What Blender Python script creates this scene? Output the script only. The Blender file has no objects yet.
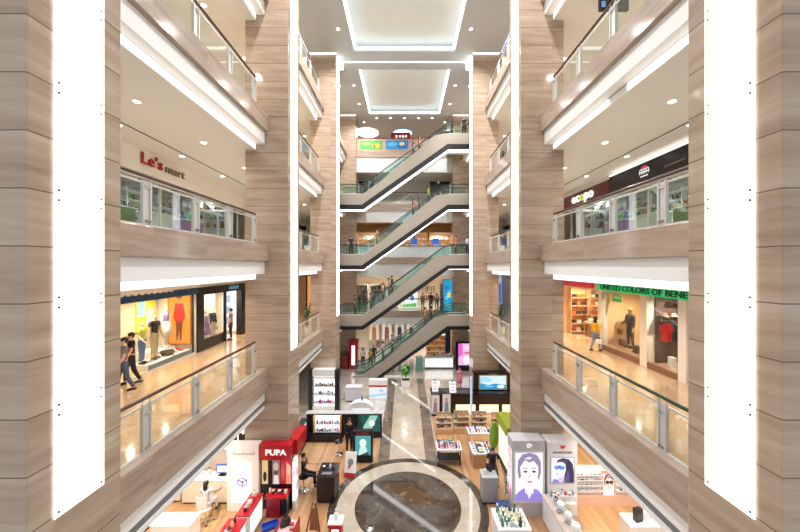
import bpy, math, random
from mathutils import Vector, Matrix
R = random.Random(7)
SC = bpy.context.scene
COL = SC.collection
PI = math.pi
F, CX, HY, EZ = 330.0, 404.5, 266.0, 9.2

# ---------------------------------------------------------------- coordinates
def on_y(px, py, Y):                       # a point of the frontal plane at distance Y
    return ((px - CX) * Y / F, Y, EZ + (HY - py) * Y / F)
def on_z(px, py, z=0.0):                   # a point of the horizontal plane at height z
    Y = F * (EZ - z) / (py - HY)
    return ((px - CX) * Y / F, Y, z)

# ---------------------------------------------------------------- materials
MATS = {}
def mat(name, col, rough=0.5, metal=0.0, emit=0.0, ecol=None, spec=0.5):
    if name in MATS: return MATS[name]
    m = bpy.data.materials.new(name); m.use_nodes = True
    b = m.node_tree.nodes['Principled BSDF']
    b.inputs['Base Color'].default_value = (*col, 1)
    b.inputs['Roughness'].default_value = rough
    b.inputs['Metallic'].default_value = metal
    b.inputs['Specular IOR Level'].default_value = spec
    if emit:
        b.inputs['Emission Color'].default_value = (*(ecol or col), 1)
        b.inputs['Emission Strength'].default_value = emit
    MATS[name] = m
    return m
def hx(h):
    h = h.lstrip('#'); c = [int(h[i:i+2], 16) / 255 for i in (0, 2, 4)]
    return tuple(x / 12.92 if x <= .04045 else ((x + .055) / 1.055) ** 2.4 for x in c)
def C(h, rough=0.5, metal=0.0, emit=0.0):  # plain painted material by colour
    return mat('paint_%s_%d_%d_%d' % (h.strip('#'), rough*100, metal*100, emit*100), hx(h), rough, metal, emit)

def nodes(name):
    m = bpy.data.materials.new(name); m.use_nodes = True
    nt = m.node_tree
    return m, nt, nt.nodes['Principled BSDF']
def N(nt, t, **kw):
    n = nt.nodes.new(t)
    for k, v in kw.items():
        if k in n.inputs: n.inputs[k].default_value = v
        else: setattr(n, k, v)
    return n
def ramp(nt, stops):
    r = nt.nodes.new('ShaderNodeValToRGB')
    while len(r.color_ramp.elements) < len(stops): r.color_ramp.elements.new(0.5)
    for e, (p, c) in zip(r.color_ramp.elements, stops):
        e.position = p; e.color = (*c, 1)
    return r
def math_(nt, op, a, b=None):
    n = nt.nodes.new('ShaderNodeMath'); n.operation = op
    for i, x in enumerate((a, b)):
        if x is None: continue
        if isinstance(x, (int, float)): n.inputs[i].default_value = x
        else: nt.links.new(x, n.inputs[i])
    return n.outputs[0]

def stone(name, dark, mid, light, course=0.69, z0=0.0, slab=1.7, rough=0.11, joint=0.016):
    """wood-vein marble: thin level veins, polished, laid in courses with open joints"""
    m, nt, b = nodes(name); L = nt.links.new
    g = N(nt, 'ShaderNodeNewGeometry')
    sep = N(nt, 'ShaderNodeSeparateXYZ'); L(g.outputs['Position'], sep.inputs[0])
    zc = math_(nt, 'DIVIDE', math_(nt, 'SUBTRACT', sep.outputs[2], z0), course)
    row = math_(nt, 'FLOOR', zc)
    fr = math_(nt, 'FRACT', zc)
    along = math_(nt, 'ADD', sep.outputs[0], sep.outputs[1])
    cell = math_(nt, 'FLOOR', math_(nt, 'DIVIDE', math_(nt, 'ADD', along, 0.25), slab))
    comb = N(nt, 'ShaderNodeCombineXYZ'); L(row, comb.inputs[0]); L(cell, comb.inputs[1])
    wn = N(nt, 'ShaderNodeTexWhiteNoise', noise_dimensions='3D'); L(comb.outputs[0], wn.inputs['Vector'])
    vec = N(nt, 'ShaderNodeCombineXYZ')
    L(math_(nt, 'MULTIPLY', along, 0.55), vec.inputs[0])
    L(math_(nt, 'ADD', math_(nt, 'MULTIPLY', sep.outputs[2], 6.0), math_(nt, 'MULTIPLY', along, 0.22)), vec.inputs[2])
    L(math_(nt, 'MULTIPLY', wn.outputs['Value'], 40.0), vec.inputs[1])
    n1 = N(nt, 'ShaderNodeTexNoise', Scale=1.0, Detail=4.0, Roughness=0.55); L(vec.outputs[0], n1.inputs['Vector'])
    r = ramp(nt, [(0.18, dark), (0.5, mid), (0.86, light)])
    L(math_(nt, 'ADD', n1.outputs['Fac'], math_(nt, 'MULTIPLY', math_(nt, 'SUBTRACT', wn.outputs['Value'], 0.5), 0.07)), r.inputs[0])
    mx = N(nt, 'ShaderNodeMix', data_type='RGBA')
    L(math_(nt, 'LESS_THAN', fr, joint / course), mx.inputs[0])
    L(r.outputs[0], mx.inputs[6]); mx.inputs[7].default_value = (dark[0]*.55, dark[1]*.55, dark[2]*.55, 1)
    L(mx.outputs[2], b.inputs['Base Color'])
    b.inputs['Roughness'].default_value = rough
    b.inputs['Specular IOR Level'].default_value = 0.45
    return m
STONE = stone('wood_vein_marble', hx('8b7766'), hx('ab9683'), hx('beae9e'), z0=0.46)
STONE_EDGE = stone('wood_vein_marble_edge', hx('8b7869'), hx('a89586'), hx('bbab9c'), course=40.0, z0=-5, slab=1.9)

def marble(name, a, b_, c, scale=1.2, rough=0.12):
    m, nt, b = nodes(name); L = nt.links.new
    g = N(nt, 'ShaderNodeNewGeometry')
    n1 = N(nt, 'ShaderNodeTexNoise', Scale=scale, Detail=8.0, Roughness=0.65, Distortion=0.8); L(g.outputs['Position'], n1.inputs['Vector'])
    r = ramp(nt, [(0.3, a), (0.5, b_), (0.68, c)]); L(n1.outputs['Fac'], r.inputs[0])
    L(r.outputs[0], b.inputs['Base Color'])
    b.inputs['Roughness'].default_value = rough
    b.inputs['Coat Weight'].default_value = 1.0; b.inputs['Coat Roughness'].default_value = 0.03; b.inputs['Coat IOR'].default_value = 1.7
    return m
MAR_LIGHT = marble('beige_marble', hx('b0a69a'), hx('bfb6aa'), hx('ccc5bb'), 0.9)
MAR_DARK = marble('dark_brown_marble', hx('2c231e'), hx('3f342c'), hx('5f5248'), 2.4, 0.1)
MAR_RING = marble('ring_marble', hx('a89c8c'), hx('b7ab9c'), hx('c4b9ab'), 1.6)
MAR_BAND = marble('taupe_marble', hx('5a4c42'), hx('6d5f54'), hx('82756a'), 1.6)

def wood(name, a, b_, plank=0.14, rough=0.25, axis=0):
    m, nt, b = nodes(name); L = nt.links.new
    g = N(nt, 'ShaderNodeNewGeometry')
    sep = N(nt, 'ShaderNodeSeparateXYZ'); L(g.outputs['Position'], sep.inputs[0])
    row = math_(nt, 'FLOOR', math_(nt, 'DIVIDE', sep.outputs[axis], plank))
    wn = N(nt, 'ShaderNodeTexWhiteNoise', noise_dimensions='1D'); L(row, wn.inputs['W'])
    mp = N(nt, 'ShaderNodeMapping'); mp.inputs['Scale'].default_value = (14, 1.2, 3) if axis == 0 else (1.2, 14, 3)
    L(g.outputs['Position'], mp.inputs[0])
    n1 = N(nt, 'ShaderNodeTexNoise', Scale=1.0, Detail=5.0); L(mp.outputs[0], n1.inputs['Vector'])
    r = ramp(nt, [(0.25, a), (0.75, b_)])
    L(math_(nt, 'ADD', math_(nt, 'MULTIPLY', n1.outputs['Fac'], 0.6), math_(nt, 'MULTIPLY', wn.outputs['Value'], 0.4)), r.inputs[0])
    L(r.outputs[0], b.inputs['Base Color'])
    b.inputs['Roughness'].default_value = rough
    return m
WOODFLOOR = wood('orange_floorboards', hx('a57b55'), hx('c39c78'))
WOODFLOOR2 = wood('honey_floorboards', hx('bb9061'), hx('d6b080'))
WOODTAN = wood('tan_veneer', hx('b98d5e'), hx('d8b184'), 0.5, 0.4, 2)
WOODDARK = wood('brown_veneer', hx('6b4426'), hx('96663c'), 0.4, 0.35, 2)
TILE_GAL = marble('gallery_marble', hx('d2bda2'), hx('dcc9b0'), hx('e6d8c4'), 0.7, 0.1)

def glass(name, tint, refl=0.9, solid=0.0):
    m = bpy.data.materials.new(name); m.use_nodes = True
    nt = m.node_tree; nt.nodes.clear(); L = nt.links.new
    out = N(nt, 'ShaderNodeOutputMaterial')
    tr = N(nt, 'ShaderNodeBsdfTransparent'); tr.inputs[0].default_value = (*tint, 1)
    gl = N(nt, 'ShaderNodeBsdfGlossy'); gl.inputs['Roughness'].default_value = 0.02
    fr = N(nt, 'ShaderNodeLayerWeight', Blend=0.5)
    mx = N(nt, 'ShaderNodeMixShader')
    fac = math_(nt, 'ADD', math_(nt, 'MULTIPLY', math_(nt, 'POWER', fr.outputs['Facing'], 4.0), 0.7 * refl), 0.05 * refl)
    L(fac, mx.inputs[0]); L(tr.outputs[0], mx.inputs[1]); L(gl.outputs[0], mx.inputs[2])
    L(mx.outputs[0], out.inputs[0])
    return m
TILE_LOW = marble('shop_lit_gallery_marble', hx('d3ab82'), hx('dcb992'), hx('e6cba8'), 0.7, 0.1)  # lowest gallery marble with the shops' warm light put into its colour
GLASS = glass('clear_glass', (0.93, 0.97, 0.95))
GLASS_G = glass('green_tinted_glass', (0.945, 0.98, 0.968), 1.0)
GLASS_ESC = glass('teal_glass', (0.83, 0.945, 0.92), 1.1)
GLASS_SHOP = glass('shop_window_glass', (0.94, 0.97, 0.97), 0.8)

WHITE = mat('white_paint', hx('efefee'), 0.45)
PLASTER = mat('ceiling_paint', hx('bbbdbf'), 0.6)
GALCEIL = mat('gallery_ceiling_paint', hx('e4e2df'), 0.6)
CREAM = mat('cream_paint', hx('e8dccb'), 0.55)
STEEL = mat('pale_satin_metal', hx('cfcdc8'), 0.35, 0.3)
CHROME = mat('chrome', hx('d5d7d9'), 0.12, 1.0)
BLACK = mat('black_gloss', hx('17161a'), 0.25)
MATTE = mat('black_matte', hx('1d1b1e'), 0.6)
BROWNRAIL = mat('dark_wood_handrail', hx('4a3129'), 0.35)
RED = mat('red_gloss', hx('b3121f'), 0.25)
GREY = mat('cool_grey_paint', hx('a4a5ab'), 0.4)
BAND = mat('charcoal_band', hx('0d0f15'), 0.4)
TRUSS = mat('beige_truss_panel', hx('9f968b'), 0.35, 0.1)
def lamp(name, col, s): return mat(name, (0.9, 0.9, 0.9), 0.5, 0, s, col)
L_STRIP = lamp('column_light_diffuser', (0.93, 1.0, 0.985), 2.6)
L_COVE = lamp('cove_tube', (0.88, 0.95, 1.0), 2.6)
L_SLOT = lamp('slot_light', (0.97, 0.99, 1.0), 1.2)
L_DOWN = lamp('downlight_lens', (1.0, 0.93, 0.82), 9.0)
L_BOX = lamp('lit_white_panel', (1.0, 0.99, 0.97), 1.1)
L_WARM = lamp('lit_warm_panel', (1.0, 0.78, 0.38), 1.0)
L_UNDER = lamp('lit_soffit', (1.0, 1.0, 0.99), 3.0)
def E(h, s=0.85):                          # a backlit print of one colour
    return mat('backlit_%s_%d' % (h.strip('#'), s * 100), tuple(x * .3 for x in hx(h)), 0.35, 0, s, hx(h))

# ---------------------------------------------------------------- mesh builder
class MB:
    def __init__(s): s.v, s.f, s.mi, s.mats = [], [], [], []
    def m(s, mt):
        if mt not in s.mats: s.mats.append(mt)
        return s.mats.index(mt)
    def add(s, vs, fs, mt):
        b = len(s.v); k = s.m(mt)
        s.v += [tuple(v) for v in vs]
        for f in fs: s.f.append(tuple(b + i for i in f)); s.mi.append(k)
        return s
    def box(s, x0, x1, y0, y1, z0, z1, mt):
        x0, x1 = min(x0, x1), max(x0, x1); y0, y1 = min(y0, y1), max(y0, y1); z0, z1 = min(z0, z1), max(z0, z1)
        vs = [(x, y, z) for z in (z0, z1) for y in (y0, y1) for x in (x0, x1)]
        return s.add(vs, [(0, 2, 3, 1), (4, 5, 7, 6), (0, 1, 5, 4), (2, 6, 7, 3), (0, 4, 6, 2), (1, 3, 7, 5)], mt)
    def prism(s, poly, axis, a, b, mt):
        """extrude a 2-D outline: axis 'y' takes (x,z), 'x' takes (y,z), 'z' takes (x,y)"""
        def P(p, t): return {'y': (p[0], t, p[1]), 'x': (t, p[0], p[1]), 'z': (p[0], p[1], t)}[axis]
        n = len(poly)
        vs = [P(p, a) for p in poly] + [P(p, b) for p in poly]
        fs = [tuple(range(n))[::-1], tuple(range(n, 2 * n))] + [(i, (i + 1) % n, n + (i + 1) % n, n + i) for i in range(n)]
        return s.add(vs, fs, mt)
    def plate(s, o, u, v, pts, mt, t=0.004):
        """thin shaped plate on the plane o + a*u + b*v, raised by t along u x v"""
        o, u, v = Vector(o), Vector(u), Vector(v); n = u.cross(v).normalized() * t
        k = len(pts)
        base = [o + u * a + v * b for a, b in pts]
        vs = base + [p + n for p in base]
        return s.add(vs, [tuple(range(k))[::-1], tuple(range(k, 2 * k))] + [(i, (i + 1) % k, k + (i + 1) % k, k + i) for i in range(k)], mt)
    def tube(s, pts, r, mt, n=8, cap=True, closed=False):
        pts = [Vector(p) for p in pts]; rs = r if isinstance(r, (list, tuple)) else [r] * len(pts)
        vs, fs = [], []
        for i, p in enumerate(pts):
            if closed: d = pts[(i + 1) % len(pts)] - pts[i - 1]
            else: d = pts[min(i + 1, len(pts) - 1)] - pts[max(i - 1, 0)]
            d = d.normalized() if d.length > 1e-9 else Vector((0, 0, 1))
            up = Vector((0, 0, 1)) if abs(d.z) < 0.95 else Vector((1, 0, 0))
            a = d.cross(up).normalized(); b = a.cross(d)
            for k in range(n):
                t = 2 * PI * k / n
                vs.append(p + (a * math.cos(t) + b * math.sin(t)) * rs[i])
        m = len(pts)
        for i in range(m if closed else m - 1):
            j = (i + 1) % m
            for k in range(n):
                fs.append((i*n + k, i*n + (k + 1) % n, j*n + (k + 1) % n, j*n + k))
        if cap and not closed:
            fs.append(tuple(range(n))[::-1]); fs.append(tuple(range((m - 1) * n, m * n)))
        return s.add(vs, fs, mt)
    def lathe(s, prof, c, mt, n=16):
        """spin (radius, z) about the upright axis through c"""
        vs, fs = [], []
        for r, z in prof:
            for k in range(n):
                t = 2 * PI * k / n
                vs.append((c[0] + r * math.cos(t), c[1] + r * math.sin(t), c[2] + z))
        for i in range(len(prof) - 1):
            for k in range(n):
                fs.append((i*n + k, i*n + (k + 1) % n, (i + 1)*n + (k + 1) % n, (i + 1)*n + k))
        fs.append(tuple(range(n))[::-1]); fs.append(tuple(range((len(prof) - 1) * n, len(prof) * n)))
        return s.add(vs, fs, mt)
    def ball(s, c, r, mt, n=10, m=7):
        r = r if isinstance(r, (list, tuple)) else (r, r, r)
        vs = [(c[0], c[1], c[2] - r[2])]; fs = []
        for i in range(1, m):
            a = -PI / 2 + PI * i / m
            for k in range(n):
                t = 2 * PI * k / n
                vs.append((c[0] + r[0]*math.cos(a)*math.cos(t), c[1] + r[1]*math.cos(a)*math.sin(t), c[2] + r[2]*math.sin(a)))
        vs.append((c[0], c[1], c[2] + r[2])); top = len(vs) - 1
        for k in range(n): fs.append((0, 1 + (k + 1) % n, 1 + k))
        for i in range(m - 2):
            for k in range(n):
                fs.append((1 + i*n + k, 1 + i*n + (k+1) % n, 1 + (i+1)*n + (k+1) % n, 1 + (i+1)*n + k))
        for k in range(n): fs.append((1 + (m-2)*n + k, 1 + (m-2)*n + (k+1) % n, top))
        return s.add(vs, fs, mt)
    def build(s, name, parent=None, bevel=0, smooth=False):
        root = parent
        while root is not None and root.parent is not None: root = root.parent
        off = root.location if root is not None else Vector((0, 0, 0))
        me = bpy.data.meshes.new(name)
        me.from_pydata([(v[0] - off.x, v[1] - off.y, v[2] - off.z) for v in s.v], [], s.f)
        for m in s.mats: me.materials.append(m)
        me.polygons.foreach_set('material_index', s.mi)
        if smooth: me.polygons.foreach_set('use_smooth', [True] * len(s.f))
        me.update()
        o = bpy.data.objects.new(name, me); COL.objects.link(o)
        if parent is not None: o.parent = parent
        if bevel:
            b = o.modifiers.new('edge', 'BEVEL'); b.width = bevel; b.segments = 2; b.limit_method = 'ANGLE'
        return o
def B(*a): return MB().box(*a)             # box mesh builder with one box

def tag(o, label, cat, group=None):
    o['label'] = label; o['category'] = cat
    if group: o['group'] = group
    return o
def T(name, label, cat, loc=(0, 0, 0), group=None, rz=0.0):
    o = bpy.data.objects.new(name, None); COL.objects.link(o)
    o.location = loc; o.rotation_euler = (0, 0, rz); o.empty_display_size = 0.2
    return tag(o, label, cat, group)
def struct(name, mb, bevel=0, parent=None):
    o = mb.build(name, parent, bevel)
    if parent is None: o['kind'] = 'structure'
    return o
def dup(root, loc, rz=None, label=None, group=None, scale=None):
    r = root.copy(); COL.objects.link(r); r.location = loc
    if rz is not None: r.rotation_euler = (0, 0, rz)
    if scale: r.scale = (scale,) * 3
    if label: r['label'] = label
    if group: r['group'] = group
    for ch in list(root.children):
        c = ch.copy(); COL.objects.link(c); c.parent = r
        for g in list(ch.children):
            d = g.copy(); COL.objects.link(d); d.parent = c
    return r
def one(mb, name, label, cat, group=None, bevel=0, smooth=False, loc=None):
    o = mb.build(name, None, bevel, smooth)
    if loc: o.location = loc
    return tag(o, label, cat, group)

def text_mb(mb, txt, o, u, v, h, mt, t=0.03, fit=None, bold=0.0, shear=0.0):
    """raised lettering: origin o at the left end of the baseline, u along the line, v up, capital height h"""
    cu = bpy.data.curves.new('lettering', 'FONT'); cu.body = txt; cu.size = 1.0; cu.offset = bold; cu.shear = shear; cu.resolution_u = 3
    ob = bpy.data.objects.new('lettering', cu); COL.objects.link(ob)
    dg = bpy.context.evaluated_depsgraph_get(); dg.update()
    me = bpy.data.meshes.new_from_object(ob.evaluated_get(dg), depsgraph=dg)
    bpy.data.objects.remove(ob); bpy.data.curves.remove(cu)
    vs = [x.co.copy() for x in me.vertices]; fs = [tuple(p.vertices) for p in me.polygons]
    bpy.data.meshes.remove(me)
    if not vs: return mb
    x0 = min(p.x for p in vs); x1 = max(p.x for p in vs)
    sy = h / 0.70; sx = fit / (x1 - x0) if fit else sy
    o, u, v = Vector(o), Vector(u).normalized(), Vector(v).normalized(); n = u.cross(v) * t
    P = [o + u * ((p.x - x0) * sx) + v * (p.y * sy) for p in vs]
    k = len(P)
    edges = {}
    for f in fs:
        for i in range(len(f)):
            e = (f[i], f[(i + 1) % len(f)])
            if (e[1], e[0]) in edges: edges.pop((e[1], e[0]))
            else: edges[e] = 1
    allf = [tuple(i + k for i in f) for f in fs] + [(a, b, b + k, a + k) for a, b in edges]
    return mb.add([p for p in P] + [p + n for p in P], allf, mt)

def area(name, loc, sx, sy, power, col=(1, 1, 1), rot=(0, 0, 0)):
    l = bpy.data.lights.new(name, 'AREA'); l.shape = 'RECTANGLE'; l.size = sx; l.size_y = sy; l.energy = power; l.color = col
    o = bpy.data.objects.new(name, l); COL.objects.link(o); o.location = loc; o.rotation_euler = rot
    return o
def spot(name, loc, power, col=(1, .93, .84), r=0.06, ang=150):
    l = bpy.data.lights.new(name, 'SPOT'); l.energy = power; l.color = col; l.shadow_soft_size = r; l.spot_size = math.radians(ang); l.spot_blend = 0.8
    o = bpy.data.objects.new(name, l); COL.objects.link(o); o.location = loc
    return o
# ================================================================ the setting
XC0, XC1 = 4.49, 6.16                     # column faces
COLS = [(3.92, 5.23), (12.75, 14.06), (21.58, 22.89), (30.40, 31.70)]
FL = [5.0, 10.0, 15.0, 20.0]
TOP = 23.1
XS = 10.1                                  # shop fronts
BAYS = [(5.23, 12.75), (14.06, 21.58), (22.89, 30.40)]
SIDE = {-1: 'left', 1: 'right'}

struct('floor', B(-18, 18, 1.0, 44, -0.2, 0.0, MAR_LIGHT))
def disc(r0, r1, z0, z1, mt, cx=0.13, cy=12.72, n=72):
    mb = MB(); vs, fs = [], []
    for z in (z0, z1):
        for r in (r0, r1):
            for k in range(n):
                t = 2 * PI * k / n; vs.append((cx + r * math.cos(t), cy + r * math.sin(t), z))
    for k in range(n):
        j = (k + 1) % n
        fs += [(2*n + k, 3*n + k, 3*n + j, 2*n + j), (n + k, n + j, 3*n + j, 3*n + k)]
        if r0 > 0: fs += [(k, 2*n + k, 2*n + j, j)]
    return mb.add(vs, fs, mt)
struct('floor_boards_left', MB().prism([(-9.9, 9.0), (-1.15, 9.0), (-1.35, 18.9), (-5.6, 18.9), (-5.6, 13), (-9.9, 13)], 'z', 0, 0.006, WOODFLOOR))
struct('floor_boards_right', MB().prism([(1.62, 9.0), (9.9, 9.0), (9.9, 13), (5.6, 13), (5.6, 20.6), (1.62, 20.6)], 'z', 0, 0.006, WOODFLOOR))
mb = MB(); mb.box(-0.72, 1.0, 14.9, 27, 0, .010, MAR_RING); struct('floor_path', mb)
struct('floor_path_band_left', B(-1.27, -0.72, 14.5, 27, 0, .010, MAR_BAND))
struct('floor_path_band_right', B(1.0, 1.57, 14.5, 27, 0, .010, MAR_BAND))
struct('floor_ring_outer', disc(2.73, 3.04, 0, .014, MAR_DARK))
struct('floor_ring_middle', disc(2.03, 2.73, 0, .014, MAR_RING))
struct('floor_disc', disc(0.0, 2.03, 0, .014, MAR_DARK))

for s in (-1, 1):
    for y0, y1 in COLS:
        struct('column', B(s * XC0, s * XC1, y0, y1, 0, TOP, STONE), 0.02)

# level edges: stone band, white fascia, recessed light slot, slab, gallery ceiling
tn = 0
for s in (-1, 1):
    for f in FL:
        struct('floor_gallery_' + SIDE[s], B(s * 5.56, s * 14.5, 4.0, 36, f - 1.08, f, TILE_LOW if f == 5 else TILE_GAL))
        top = GALCEIL
        if f > 5:
            mb = B(s * 5.77, s * 14.5, 4.0, 36, f - 1.31, f - 1.085, top)
            struct('ceiling_gallery_' + SIDE[s], mb)
            struct('trim_ceiling_seam_' + SIDE[s], B(s * 8.82, s * 8.87, 5.0, 36, f - 1.322, f - 1.31, MATTE))
        for (y0, y1) in BAYS:
            tn += 1
            mb = B(s * 5.26, s * 5.56, y0, y1, f - (.59 if f == 5 else .62), f + ((.28 if y0 < 6 else .12) if f == 5 else 0.02), STONE_EDGE)
            struct('trim_%d' % tn, mb, 0.012)
            tn += 1
            mb = MB()
            if f == 5:
                mb.box(s * 5.40, s * 5.70, y0, y1, f - 1.00, f - 0.59, WHITE)
                mb.box(s * 5.43, s * 5.70, y0, y1, f - 1.18, f - 1.00, C('77777a', .5))
                mb.box(s * 5.40, s * 5.75, y0, y1, f - 1.30, f - 1.18, WHITE)
                mb.box(s * 5.75, s * 14.4, y0, y1, f - 1.30, f - 1.2, WHITE)
            else:
                mb.box(s * 5.40, s * 5.70, y0, y1, f - 1.11, f - 0.62, WHITE)
            struct('trim_%d' % tn, mb, 0.008)
            if f > 5:
                t = T('cove_light', 'light slot under the %s %s gallery edge, %s' % (
                    SIDE[s], {10: 'middle', 15: 'upper', 20: 'top'}[int(f)],
                    {5: 'between the two nearest columns', 14: 'behind the second column', 22: 'beside the escalators'}[int(y0)]),
                    'light', (s * 5.72, (y0 + y1) / 2, f - 1.40), 'light slots under the gallery edges')
                B(s * 5.735, s * 5.765, y0, y1, f - 1.315, f - 1.12, WHITE).build('mount_frame', t)
                runs = [(y0 + .02, 8.45), (9.25, y1 - .1)] if (s > 0 and f == 15 and y0 < 6) else [(y0 + .02, y1 - .1)]
                for a_, b_ in runs: B(s * 5.70, s * 5.733, a_, b_, f - 1.30, f - 1.13, L_SLOT).build('tube', t)

# shop-front walls along the galleries (solid above the shop openings) and the end walls
for s in (-1, 1):
    struct('wall_%s_outer' % SIDE[s], B(s * 14.4, s * 14.6, 1.0, 44, 0, 23.6, CREAM))
    # top gallery: plain wall
    struct('wall_%s_gallery' % SIDE[s], B(s * XS, s * (XS + .2), 4, 36, 15.0, 18.7, CREAM))
    struct('wall_%s_gallery_top' % SIDE[s], B(s * XS, s * (XS + .2), 4, 36, 20.0, 23.1, CREAM))
    for f in (5, 10):
        struct('wall_%s_bulkhead' % SIDE[s], B(s * XS, s * (XS + .2), 4, 36, f + 3.15 if f == 5 else f + 2.62, f + 3.7, C('ebe6de', .5) if f == 10 else WHITE))
        struct('wall_%s_shops_beyond' % SIDE[s], B(s * XS, s * (XS + .2), 21.2, 36, f, f + 3.2, CREAM))
    struct('wall_%s_gallery_end' % SIDE[s], B(s * 6.2, s * 14.5, 34.0, 34.2, 5.0, 23.1, CREAM))
struct('wall_back', B(-14.5, 14.5, 41.0, 41.2, 0, 23.6, CREAM))

# ceiling with two recessed coffers
H1, H2 = (12.5, 21.35), (23.35, 30.25)
mb = MB()
for x0, x1, y0, y1 in [(-14.5, -3.25, 8, 42), (3.25, 14.5, 8, 42), (-3.25, 3.25, 8, H1[0]), (-3.25, 3.25, H1[1], H2[0]), (-3.25, 3.25, H2[1], 42)]:
    mb.box(x0, x1, y0, y1, TOP, TOP + .12, PLASTER)
struct('ceiling', mb)
COFFER = mat('coffer_paint', hx('e6ebe8'), 0.6)
for i, (y0, y1) in enumerate((H1, H2)):
    mb = B(-3.9, 3.9, y0 - .6, y1 + .6, TOP + .55, TOP + .65, COFFER)
    for x in (-3.9, 3.8): mb.box(x, x + .1, y0 - .6, y1 + .6, TOP + .12, TOP + .55, COFFER)
    for y in (y0 - .6, y1 + .5): mb.box(-3.8, 3.8, y, y + .1, TOP + .12, TOP + .55, COFFER)
    struct('ceiling_coffer', mb)
    t = T('cove_light', 'bright cove light around the %s ceiling coffer' % ('nearer large' if i == 0 else 'farther small'), 'light', (0, (y0 + y1) / 2, TOP + .2), 'ceiling coffer lights')
    for x in (-3.32, 3.26): B(x, x + .06, y0 - .07, y1 + .07, TOP + .13, TOP + .17, WHITE).build('mount_frame', t)
    w = .16
    for x in (-3.25, 3.25 - w): B(x, x + w, y0, y1, TOP + .10, TOP + .19, L_COVE).build('tube', t)
    for y in (y0, y1 - w): B(-3.25 + w, 3.25 - w, y, y + w, TOP + .10, TOP + .19, L_COVE).build('tube', t)
t = T('linear_light', 'straight light line across the ceiling between the two coffers', 'light', (0, 22.4, TOP - .06))
B(-4.42, 4.42, 22.33, 22.47, TOP - .05, TOP - .001, WHITE).build('mount_frame', t)
B(-4.42, 4.42, 22.35, 22.45, TOP - .07, TOP - .05, L_COVE).build('tube', t)
for s in (-1, 1):
    for k in (2, 3):
        y = COLS[k][0]
        t = T('cap_light', 'light line where the %s stone column before the escalators meets the ceiling' % ('left' if s < 0 else 'right') if k == 2 else
              'light line above the %s stone pier behind the escalators' % ('left' if s < 0 else 'right'), 'light', (s * 5.3, y - .1, TOP - .05), 'column top lights')
        B(s * 4.45, s * 6.2, y - .16, y - .02, TOP - .05, TOP - .001, WHITE).build('mount_frame', t)
        B(s * 4.45, s * 6.2, y - .14, y - .04, TOP - .07, TOP - .05, L_COVE).build('tube', t)
    y0, y1 = 14.2, 21.4
    t = T('linear_light', 'thin light line at the ceiling edge of the top gallery, %s side' % ('left' if s < 0 else 'bluish right'), 'light', (s * 6.3, 18, TOP - .05))
    B(s * 6.25, s * 6.4, y0, y1, TOP - .05, TOP - .001, WHITE).build('mount_frame', t)
    B(s * 6.27, s * 6.38, y0, y1, TOP - .07, TOP - .05, L_COVE if s < 0 else lamp('blue_tube', (.35, .42, 1.0), 3.5)).build('tube', t)

# ceiling downlights
def make_down():
    r = T('downlight', 'x', 'light')
    MB().lathe([(.13, 0), (.13, -.012), (.095, -.012)], (0, 0, 0), WHITE, 20).build('trim_frame', r)
    MB().lathe([(.09, -.010), (.085, -.018)], (0, 0, 0), L_DOWN, 20).build('lens', r)
    return r
D0 = make_down(); used = False
def down(loc, label, group):
    global used
    if not used:
        used = True; D0.location = loc; D0['label'] = label; D0['group'] = group; return D0
    return dup(D0, loc, None, label, group)
for s in (-1, 1):
    for y in (15.2, 19.35, 25.4, 28.3, 31.9):
        down((s * 3.9, y, TOP), 'round downlight in the flat ceiling beside the coffers', 'main ceiling downlights')
    for f, nm in ((10, 'lowest lit'), (15, 'middle'), (20, 'upper')):
        z = f - 1.31
        for y in (6.1, 9.0, 12.0, 15.1, 18.1, 21.1, 24.1):
            for x in (7.3, ):
                down((s * x, y, z), 'round downlight in the %s gallery ceiling, %s of the hall' % (nm, 'left side' if s < 0 else 'right side'), 'downlights, %s %s gallery ceiling' % (SIDE[s], nm))
        for y in (7.5, 10.5, 13.5, 16.5, 19.5):
            if f == 15: down((s * 9.1, y, z), 'round downlight close to the shop wall, %s' % ('above the red lettering' if s < 0 else 'over the dark sign boards'), 'shop wall downlights ' + SIDE[s])
for x in (-2.6, -1.3, 0, 1.3, 2.6):
    down((x, 31.0, TOP), 'small downlight in the last strip of ceiling behind the coffers', 'last row of ceiling downlights')

# lit panels on the inner column faces
def strip(s, k, z0, label):
    y0 = COLS[k][0]; ya, yb = y0 + .29, y0 + .985
    t = T('column_light', label, 'light', (s * (XC0 - .02), (ya + yb) / 2, z0), None)
    B(s * (XC0 - .012), s * XC0, ya + .02, yb - .02, z0 + .01, TOP - .1, WHITE).build('mount_frame', t)
    n = int((TOP - .1 - z0) / 1.385)
    for i in range(n + 1):
        za = z0 + i * 1.385; zb = min(za + 1.385, TOP - .08)
        p = B(s * (XC0 - .024), s * (XC0 - .012), ya, yb, za + .0008, zb - .0008, L_STRIP).build('diffuser_panel', t)
        if k == 0 and za < 13.5:
            for yy in (ya + .05, yb - .05):
                for zz in (za + .065, zb - .065):
                    MB().tube([(s * (XC0 - .024), yy, zz), (s * (XC0 - .034), yy, zz)], .019, C('59666a', .4, .2), 8).build('bolt', p)
    if k == 2:
        B(s * (XC0 - .28), s * (XC0 - .012), ya - .1, yb + .1, TOP - .45, TOP - .1, L_STRIP).build('top_fitting', t)
strip(-1, 0, 5.96, 'tall glowing panel with bolt heads on the nearest left column')
strip(1, 0, 5.96, 'tall glowing panel with bolt heads on the nearest right column')
strip(-1, 1, 5.85, 'tall glowing panel on the second left column, over the red cosmetics kiosk')
strip(1, 1, 5.85, 'tall glowing panel on the second right column, over the grey portrait tower')
strip(-1, 2, 5.85, 'narrow glowing panel on the left column beside the escalators')
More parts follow.
